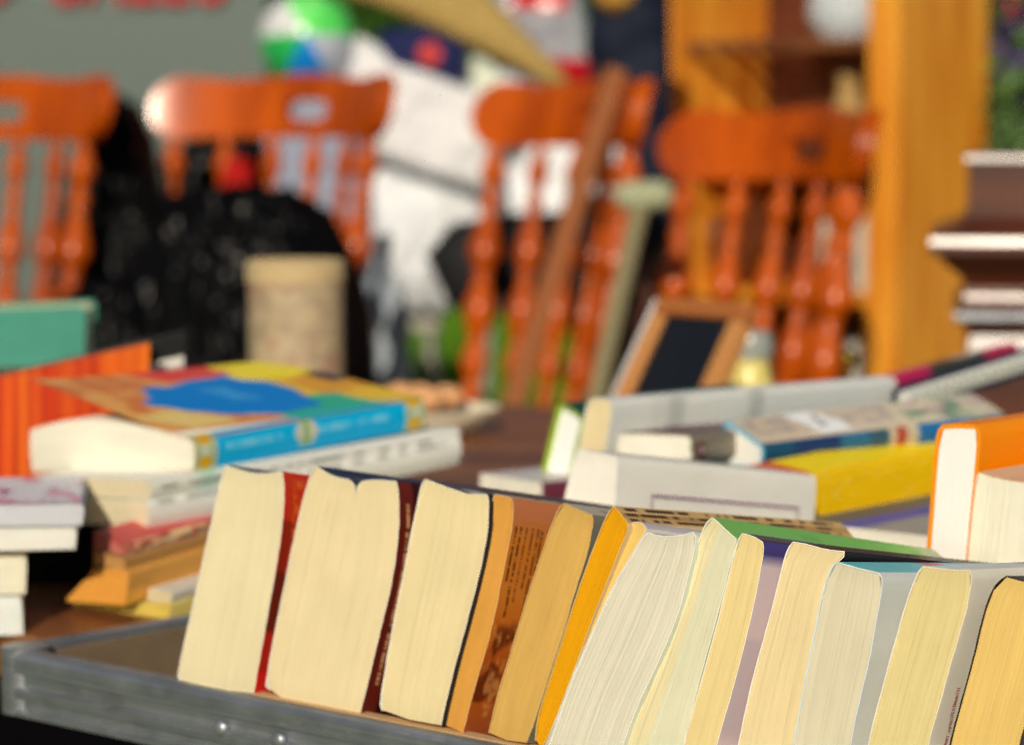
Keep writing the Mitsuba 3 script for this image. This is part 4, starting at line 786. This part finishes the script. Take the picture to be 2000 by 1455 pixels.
chair(-1.026, 4.30, 25, 1.045, 'orange brown wooden chair at the left edge, cut by the frame', R=.42)
chair(-.622, 4.45, 38, 1.049, 'orange brown wooden chair with a bright shine on the left end of its crest rail', R=.430, shift=.020)
chair(-.224, 4.30, 62, 1.036, 'wooden chair behind the leaning stick, its rail under the tan cushion', R=.42)
chair(.068, 3.90, 62, .988, 'wooden chair in front of the pine bookcase, lower than the others', R=.42)

# sticks leaning between the chairs
t = number('leaning_stick')
p0, p1 = np.array([-.19, 3.70, .03]), np.array([.166, 4.44, 1.108])
z = (p1 - p0) / np.linalg.norm(p1 - p0); x = np.cross(z, [0, -1, 0]); x /= np.linalg.norm(x)
add(t, place(boxm(0, 0, np.linalg.norm(p1 - p0) / 2, .034, .014, np.linalg.norm(p1 - p0), .004), basis(p0, x, np.cross(z, x), z)), 'matte', (150, 92, 56), smooth=30)
tag(t, 'flat brown wooden stick leaning across the chair with the tan cushion', 'stick')
t = number('crutch')
p0, p1 = np.array([-.056, 3.25, .03]), np.array([.181, 3.95, .908])
add(t + '__shaft', lathe([(0, .012), (1, .013)], p0, p1, 16), 'matte', (140, 132, 100), smooth=30)
add(t + '__handle', lathe(smoothprof([(0, .012), (.2, .021), (.8, .021), (1, .012)], 20), p1 + [-.035, 0, .012], p1 + [.045, 0, .014], 20), 'matte', (168, 172, 140), smooth=30)
tag(t, 'pale green crutch with a padded handle leaning left of the bookcase', 'crutch')

# ---------------------------------------------------------------- sacks, bags and cloth
k = add('garbage_bag', blob((-.672, 4.75, .50), (.108, .14, .55), 3, .09, .045, 3.0, 6, 2.1, .3), 'black_film', smooth=True); tag(k, 'tall black plastic garbage bag behind the right end of the leftmost chair', 'garbage bag')
k = add('garbage_bag', blob((-.392, 4.12, .45), (.186, .15, .45), 9, .08, .045, 3.4, 6, 3.2, .5), 'black_film', smooth=True); tag(k, 'wide crumpled black garbage bag in front of the chair with the shiny rail', 'garbage bag')
k = add('garbage_bag', blob((-.545, 5.30, .50), (.105, .12, .53), 6, .08, .03, 3.0, 5, 3.0), 'black_film', smooth=True); tag(k, 'black garbage bag behind the spindles of the chair with the shiny rail', 'garbage bag')
k = add('garbage_bag', blob((-.60, 4.05, .36), (.13, .13, .42), 12, .08, .045, 3.4, 6, 2.4, .5), 'black_film', smooth=True); tag(k, 'low black garbage bag left of the wide crumpled one', 'garbage bag')
k = add('garbage_bag', blob((-.80, 4.22, .24), (.17, .14, .26), 15, .08, .045, 3.4, 5, 2.4, .5), 'black_film', smooth=True); tag(k, 'small black garbage bag on the rug at the foot of the leftmost chair', 'garbage bag')
k = add('red_cloth', blob((-.440, 4.50, .928), (.024, .03, .040), 5, .25, .08, 2.2, 4), 'matte', (176, 24, 20), smooth=True); tag(k, 'scrap of red cloth poking out above the wide crumpled black bag', 'cloth')
t = number('hoop'); hp = np.linspace(0, 2 * np.pi, 49); hr = np.linspace(0, 2 * np.pi, 13)
HP = np.stack([.525 + (.040 + .006 * np.cos(hr)[None]) * np.cos(hp)[:, None], 4.42 + .006 * np.sin(hr)[None] + 0 * hp[:, None], .944 + (.088 + .006 * np.cos(hr)[None]) * np.sin(hp)[:, None]], -1)
add(t, (HP.reshape(-1, 3), grid(HP)), 'matte', (38, 22, 14), smooth=True); tag(t, 'dark oval hoop standing behind the right end of the lower chair rail', 'hoop')
k = add('white_sack', blob((-.240, 6.38, .885), (.216, .204, .290), 13, .10, .06, 1.6, 6, 2.8), 'sack_film', smooth=True); tag(k, 'large white sack between the shiny chair and the cushion chair', 'sack')
k = add('white_sack', blob((.066, 6.50, .876), (.204, .18, .258), 17, .10, .06, 1.6, 5, 2.8), 'sack_film', smooth=True); tag(k, 'white sack behind the chair with the tan cushion', 'sack')
for (sx_, sy_, zt_, w_, lb) in ((-.275, 6.40, .582, .11, 'pale wooden stool under the large white sack'), (.072, 6.52, .614, .156, 'pale wooden stool under the second white sack')):
    t = number('stool'); add(t + '__seat', boxm(sx_, sy_, zt_ - .012, w_ * 2, w_ * 2, .024, .004), 'matte', (176, 170, 160), smooth=30)
    for a in (-1, 1):
        for c_ in (-1, 1): add(t + '__leg', lathe([(0, .010), (1, .012)], (sx_ + a * w_ * .95, sy_ + c_ * w_ * .95, .01), (sx_ + a * w_ * .8, sy_ + c_ * w_ * .8, zt_ - .0245), 12), 'matte', (150, 146, 138), smooth=30)
    tag(t, lb, 'stool')
for i, (x_, y_, c_, lb) in enumerate(((-.292, 4.98, (196, 204, 210), 'cloudy white plastic bottle left of the dark office chair'), (-.235, 5.04, (176, 186, 196), 'grey blue plastic bottle beside the cloudy white one'))):
    t = number('bottle'); add(t + '__body', lathe(smoothprof([(0, .046), (.1, .052), (.62, .052), (.8, .03), (.9, .017), (1, .017)], 40), (x_, y_, .47), (x_, y_, .80), 28), 'plastic', c_, smooth=30); add(t + '__cap', lathe([(0, .02), (.9, .02), (1, .017)], (x_, y_, .8005), (x_, y_, .825), 24), 'plastic', (220, 222, 224), smooth=30); tag(t, lb, 'bottle')
k = add('carton', boxm(-.265, 5.0, .235, .22, .2, .467, .006), 'matte', (132, 110, 80), smooth=30); tag(k, 'low brown carton carrying the two plastic bottles', 'carton')
k = add('white_cloth', puff([(-.204, -.013), (-.149, .082), (-.094, .092), (.052, .017), (.196, -.042), (.216, -.26), (.02, -.20), (-.18, -.13)], .040, FACING(-.24, 6.12, 1.122), bump=.014, seed=3), 'matte', (232, 232, 236), smooth=True); tag(k, 'white folded cloth lying over the large white sack', 'cloth')
t = number('beach_ball')
ball = trimesh.creation.icosphere(5, .102); bv = ball.vertices
fc = np.array([(90, 226, 96), (120, 236, 120), (222, 224, 226), (40, 180, 90), (24, 136, 226), (190, 198, 214)], float)
ax = np.array([.05, -1, .12]); ax /= np.linalg.norm(ax); e1 = np.array([1, .05, 0.]); e1 /= np.linalg.norm(e1); e2 = np.cross(ax, e1)
tri = ball.triangles_center; sec = (np.floor((np.arctan2(tri @ e2, tri @ e1) / (2 * np.pi) % 1) * 6).astype(int)) % 6
for s_ in range(6):
    f_ = ball.faces[sec == s_]; sub = trimesh.Trimesh(bv + [-.442, 6.07, 1.202], f_, process=False); sub.remove_unreferenced_vertices()
    add(t + '__panel', sub, 'plastic', tuple(fc[s_]), smooth=True)
tag(t, 'inflatable ball with green, blue and white panels beside the grey trailer', 'ball')
k = add('blue_carton', boxm(-.43, 6.15, .55, .20, .3, 1.098, .008), 'matte', (150, 158, 180), smooth=30); tag(k, 'tall pale blue carton under the inflatable ball', 'carton')
t = number('navy_bag')
add(t + '__body', puff([(-.108, -.06), (-.102, .054), (.0, .066), (.09, .024), (.084, -.066), (0, -.048)], .036, FACING(-.186, 6.12, 1.17), seed=5), 'matte', (32, 38, 84), smooth=True)
add(t + '__badge', place(trimesh.creation.cylinder(.025, .004, sections=32), FACING(-.178, 6.078, 1.173)), 'matte', (206, 70, 66), smooth=30)
tag(t, 'navy blue cloth bag with a round red badge on the white cloth', 'bag')
k = add('tan_cushion', puff([(-.305, .13), (-.220, .083), (-.160, .063), (-.066, .022), (.066, -.042), (.127, -.074), (.154, -.074), (.160, -.060), (.024, .085), (-.017, .14)], .03, FACING(-.06, 4.84, 1.156), bump=.006, seed=8), 'matte', (176, 148, 88), smooth=True); tag(k, 'tan cushion hanging over the crest rail behind the leaning stick', 'cushion')
# plaid bag: bands of red, white and grey
m = puff([(-.14, .076), (-.076, -.025), (.025, -.114), (.127, -.10), (.114, .025), (.09, .127), (-.076, .15)], .06, FACING(.057, 6.30, 1.205), bump=.006, seed=11)
q = (m.vertices - [.057, 6.30, 1.205]) / 1.27
col = np.broadcast_to(np.array([150., 150, 160]), (len(q), 3)).copy(); dg = q[:, 0] * .75 + q[:, 2] * .65
col[dg < -.01] = (226, 226, 230); col[(q[:, 2] > .055) & (q[:, 0] > -.045)] = (196, 26, 34); col[q[:, 0] > .055] = (170, 176, 182); col[(q[:, 2] < -.03) & (q[:, 0] > .02)] = (190, 16, 34)
k = add('striped_bag', m, 'plastic', lin(col), smooth=True); tag(k, 'red, white and grey striped shiny bag behind the tan cushion', 'bag')
k = add('navy_coat', puff([(-.07, .18), (.065, .19), (.07, -.30), (.02, -.36), (-.03, -.10), (-.085, .02)], .05, FACING(.215, 5.0, 1.13), bump=.02, seed=12), 'matte', (28, 34, 52), smooth=True); tag(k, 'dark navy coat hanging beside the left edge of the bookcase', 'coat')
t = number('coat_stand'); add(t + '__pole', lathe([(0, .014), (1, .012)], (.215, 5.09, .03), (.215, 5.09, 1.24), 16), 'dark_wood', smooth=30); add(t + '__base', lathe([(0, .16), (.7, .15), (1, .05)], (.215, 5.09, .0), (.215, 5.09, .04), 32), 'dark_wood', smooth=30); tag(t, 'dark coat stand behind the navy coat', 'coat stand')
k = add('ochre_bundle', blob((.18, 4.95, 1.25), (.035, .03, .03), 21, .15, .05, 2, 4), 'matte', (190, 140, 60), smooth=True); tag(k, 'ochre cloth bundle on top of the navy coat', 'cloth')
t = number('bowl')
for i, (x, z, r) in enumerate(((-.102, 1.086, .066), (-.084, 1.062, .072), (-.066, 1.038, .079))):
    k = number('bowl') if i == 0 else number('bowl'); add(k, lathe([(0, r * .4), (.3, r * .8), (1, r), (.96, r * .96), (.4, r * .7)], (x, 6.18 + .02 * i, z), (x + .02, 6.14 + .02 * i, z + .036), 32), 'plastic', (214, 220, 206), smooth=30)
    tag(k, ['topmost', 'middle', 'lowest'][i] + ' greenish white bowl in the loose pile beside the chair rail', 'bowl', 'bowls piled on the white sack')
t = number('office_chair')
add(t + '__backrest', puff([(-.110, -.03), (-.150, .06), (-.105, .115), (.0, .133), (.133, .136), (.18, .08), (.17, -.03), (0, -.01)], .045, FACING(.0, 4.86, .735), bump=.004, seed=14), 'matte', (34, 35, 38), smooth=True)
add(t + '__seat', puff([(-.2, -.16), (-.2, .16), (.2, .16), (.2, -.16)], .04, basis((.0, 5.02, .42), (1, 0, 0), (0, 1, 0), (0, 0, 1)), seed=15), 'matte', (30, 31, 34), smooth=True)
add(t + '__column', lathe([(0, .03), (1, .025)], (0, 5.02, .06), (0, 5.02, .40), 20), 'rubber', smooth=30)
for k in range(5):
    a = k * 2 * np.pi / 5; add(t + '__foot', lathe([(0, .02), (1, .012)], (0, 5.02, .08), (.26 * math.cos(a), 5.02 + .26 * math.sin(a), .04), 12), 'rubber', smooth=30)
tag(t, 'dark grey padded office chair behind the chair with the tan cushion', 'chair')
k = add('dark_chest', boxm(.215, 5.15, .46, .17, .3, .87, .01), 'dark_wood'); tag(k, 'dark brown wooden chest between the crutch and the bookcase', 'chest')

# ---------------------------------------------------------------- pine bookcase
E2 = np.array([.712, 5.20, 0]); N_ = np.array([-.6, -.8, 0]); M_ = np.array([.8, -.6, 0])
MB = basis(E2, -M_, -N_, UP)   # x to the left along the front, y into the case
t = number('pine_bookcase'); Wd, Dp, Hh = .52, .36, 1.95
bc = lambda x0, x1, y0, y1, z0, z1, bv=0.0: place(boxm((x0 + x1) / 2, (y0 + y1) / 2, (z0 + z1) / 2, x1 - x0, y1 - y0, z1 - z0, bv), MB)
add(t + '__side_panel', bc(0, .022, .0205, Dp, .03, Hh, .002), 'pine'); add(t + '__side_panel', bc(Wd - .022, Wd, .0205, Dp, .03, Hh, .002), 'pine')
add(t + '__front_stile', bc(-.003, .062, 0, .020, .03, Hh, .003), 'pine'); add(t + '__front_stile', bc(Wd - .024, Wd + .003, 0, .020, .03, Hh, .003), 'pine')
add(t + '__back_board', bc(.0225, Wd - .0225, Dp - .010, Dp - .002, .06, Hh - .01), 'dark_wood')
for z in (.10, .42, .68, .925, 1.48, 1.90): add(t + '__shelf', bc(.0225, Wd - .0225, .05, Dp - .0105, z, z + .020, .0015), 'table_wood' if z > 1.1 else 'pine')
for y0_, y1_ in ((.045, .070), (.150, .172), (.235, .256), (.320, .340)): add(t + '__rack_slat', bc(.0225, Wd - .0225, y0_, y1_, 1.165, 1.184, .0015), 'table_wood')
tag(t, 'tall orange pine bookcase with dark shelves, right of the chairs', 'bookcase')
PB = lambda x, y, z: MB[:3, :3] @ np.array([x, y, z]) + MB[:3, 3]
k = add('vase', lathe(smoothprof([(0, .03), (.3, .042), (.6, .032), (.8, .020), (1, .026)], 40), PB(.20, .17, .9455), PB(.20, .17, 1.125), 32), 'matte', (176, 146, 92), smooth=30); tag(k, 'beige vase on the dark middle shelf of the bookcase', 'vase')
k = add('silver_pot', lathe(smoothprof([(0, .05), (.4, .075), (.8, .07), (1, .05)], 40), PB(.20, .16, 1.1855), PB(.20, .16, 1.31), 32), 'matte', (196, 206, 212), smooth=30); tag(k, 'pale silver pot on the upper shelf of the bookcase', 'pot')
k = add('serving_plate', lathe([(0, .055), (.4, .075), (1, .080), (.9, .078), (.5, .05)], PB(.40, .12, .80), PB(.405, .10, .808), 40), 'dark_wood', smooth=30); tag(k, 'round dark brown plate on edge in the bookcase behind the lower chair', 'plate')
for i, (z, xs, col) in enumerate(((.7005, .08, (120, 36, 60)), (.7005, .115, (170, 172, 160)), (.7005, .15, (40, 46, 60)), (.4405, .08, (160, 164, 170)), (.4405, .13, (60, 60, 70)), (.7005, .19, (150, 60, 50)))):
    k = number('shelf_book'); add(k + '__cover', place(boxm(0, 0, 0, .028, .13, .17, .002), MB @ trimesh.transformations.translation_matrix((xs, .14, z + .085))), 'gloss', col); add(k + '__pages', place(boxm(0, 0, 0, .022, .004, .16), MB @ trimesh.transformations.translation_matrix((xs, .076 - .0012, z + .085))), 'paper', (210, 204, 186))
    tag(k, ['dark magenta book on the lower shelf of the bookcase', 'pale book beside the magenta one on the lower shelf', 'dark blue book on the lower shelf of the bookcase', 'grey white book on the lowest visible shelf', 'dark grey book on the lowest visible shelf', 'brick red book at the left of the lower shelf'][i], 'book')

# ---------------------------------------------------------------- carved cabinet at the right edge
t = number('carved_cabinet'); cx, cy = .633, 2.866
PR = [(.991, .1675), (.985, .1690), (.9828, .164), (.930, .164), (.922, .172), (.914, .1945), (.9115, .2000), (.9055, .2013), (.8965, .2013), (.894, .193), (.886, .186), (.874, .172), (.862, .164), (.858, .1655), (.8555, .1665), (.8505, .1678), (.846, .1678), (.843, .166), (.841, .1755), (.829, .1755), (.826, .168), (.815, .160), (.80, .163), (.72, .163)]
def square(prof, seg=1, col=None):
    V, f = [], []
    for z, r in prof: V += [[cx - r, cy - r, z], [cx + r, cy - r, z], [cx + r, cy + r, z], [cx - r, cy + r, z]]
    n = len(prof)
    for i in range(n - 1):
        for k in range(4):
            a, b_, c_, d_ = 4 * i + k, 4 * i + (k + 1) % 4, 4 * i + 4 + (k + 1) % 4, 4 * i + 4 + k
            f += [[a, c_, b_], [a, d_, c_]]
    f += [[0, 1, 2], [0, 2, 3]]; e = 4 * (n - 1); f += [[e, e + 2, e + 1], [e, e + 3, e + 2]]
    V = np.asarray(V) - [cx, cy, 0]; a = math.radians(-9); V = V @ np.array([[math.cos(a), math.sin(a), 0], [-math.sin(a), math.cos(a), 0], [0, 0, 1]]) + [cx, cy, 0]
    return trimesh.Trimesh(V, f, process=False)
add(t + '__upper_box', square(PR[:5]), 'dark_wood'); add(t + '__cornice', square(PR[4:14]), 'dark_wood'); add(t + '__moulding', square(PR[13:]), 'dark_wood')
add(t + '__silver_inlay', square([(.8400, .1757), (.8385, .1768), (.8315, .1768), (.8300, .1757)]), 'aluminium')
add(t + '__base', square([(.7195, .162), (.71, .158), (.10, .158), (.08, .175), (.0, .175)]), 'dark_wood')
tag(t, 'dark brown moulded wooden cabinet at the right edge of the photo', 'cabinet')

# plants behind it
t = number('potted_plant'); px_, py_ = 1.02, 5.6
add(t + '__pot', lathe([(0, .09), (.9, .13), (.92, .14), (1, .14), (1, .12)], (px_, py_, .0), (px_, py_, .75), 32), 'matte', (96, 150, 146), smooth=30)
def leaves(c, rad, n, size, cols, seed):
    r = np.random.default_rng(seed); p = r.normal(0, 1, (n, 3)); p /= np.linalg.norm(p, axis=1, keepdims=True); p = c + p * np.asarray(rad) * r.uniform(.35, 1, (n, 1))
    a = r.normal(0, 1, (n, 3)); a /= np.linalg.norm(a, axis=1, keepdims=True); b_ = np.cross(a, r.normal(0, 1, (n, 3))); b_ /= np.linalg.norm(b_, axis=1, keepdims=True)
    s = size * r.uniform(.6, 1.3, (n, 1))
    V = np.stack([p - a * s, p + b_ * s * .45, p + a * s, p - b_ * s * .45], 1).reshape(-1, 3)
    i = np.arange(n)[:, None] * 4
    f = np.vstack([i + [0, 1, 2], i + [0, 2, 3]])
    cc = lin(np.asarray(cols, float)[r.integers(0, len(cols), n)]) * r.uniform(.7, 1.2, (n, 1))
    return trimesh.Trimesh(V, f, process=False), np.repeat(cc, 4, 0)
m, c = leaves(np.array([px_, py_, 1.02]), (.17, .17, .28), 900, .035, [(84, 116, 62), (104, 138, 78), (66, 88, 52)], 4); add(t + '__foliage', m, 'matte', c)
m, c = leaves(np.array([px_, py_, 1.16]), (.16, .16, .17), 160, .022, [(96, 70, 140), (120, 80, 150), (80, 60, 120)], 5); add(t + '__flowers', m, 'matte', c); tag(t + '__flowers', kind='stuff'); tag(t + '__foliage', kind='stuff')
tag(t, 'potted plant with green leaves and purple flowers behind the bookcase', 'plant')
k = add('red_parcel', boxm(1.10, 5.9, 1.29, .16, .1, .12, .01), 'matte', (214, 60, 80), smooth=30); tag(k, 'red parcel in the upper right corner', 'parcel')
k = add('white_carton', boxm(1.06, 6.0, .64, .3, .2, 1.17, .01), 'matte', (222, 220, 224), smooth=30); tag(k, 'tall white carton behind the potted plant', 'carton')

# ---------------------------------------------------------------- grey trailer and shrubs in the background
t = number('trailer'); vx1, vy0 = -.628, 7.0
body = Polygon([(vx1 - 3.2, .42), (vx1 - 3.2, 1.56), (vx1 + .0, 1.56), (vx1 - .008, .42)]).buffer(.02)
add(t + '__body', place(trimesh.creation.extrude_polygon(body, .95, engine='earcut'), basis((0, vy0 + .95, 0), (1, 0, 0), (0, 0, 1), (0, -1, 0))), 'van_paint', smooth=30)
for x in (vx1 - 1.2, vx1 - 2.0):
    for y in (vy0 + .1, vy0 + .85):
        k = number(t + '__wheel'); add(k + '__tyre', lathe([(0, .21), (.1, .28), (.9, .28), (1, .21)], (x, y - .08, .29), (x, y + .08, .29), 36), 'rubber', smooth=30); add(k + '__rim', lathe([(0, .1), (.3, .17), (1, .18)], (x, y - .095, .29), (x, y - .06, .29), 30), 'steel', smooth=30)
add(t + '__drawbar', boxm(vx1 - 3.7, vy0 + .47, .45, .96, .08, .08, .01), 'rubber')
for txt, x_, w_ in (('D', -1.36, .13), ('SALES', -1.145, .44)):
    m = meshkit.text_mesh(txt, .16, .006, bold=True); sx = w_ / (m.bounds[1, 0] - m.bounds[0, 0]); m.apply_transform(np.diag([sx, 1, 1, 1.0])); m.apply_translation([-m.bounds[0, 0], -m.bounds[0, 1], 0])
    m.apply_transform(basis((x_, vy0 - .021, 1.318), (1, 0, 0), (0, 0, 1), (0, -1, 0))); add(t + '__lettering', m, 'matte', (186, 56, 60))
tag(t, 'grey green box trailer with red lettering, behind the left chairs', 'trailer')
for i, (x, y, r, h) in enumerate(((-.4, 19, 1.6, 2.6), (2.2, 18, 1.8, 3.0), (4.6, 19, 2.0, 3.4), (-3.6, 19.5, 2.0, 3.6), (-7.0, 19, 2.2, 3.8), (8.0, 18, 2.2, 3.8))):
    t = number('shrub')
    add(t + '__trunk', lathe([(0, .12), (1, .05)], (x, y, 0), (x + .1, y, h * .6), 10), 'dark_wood', smooth=30)
    m, c = leaves(np.array([x, y, h * .52]), (r, r * .8, h * .5), 5000, .13, [(52, 86, 30), (70, 110, 36), (38, 66, 26)], 60 + i); add(t + '__crown', m, 'matte', c)
    tag(t, 'broad green shrub on the far side of the field', 'shrub', 'shrubs along the far side of the field')
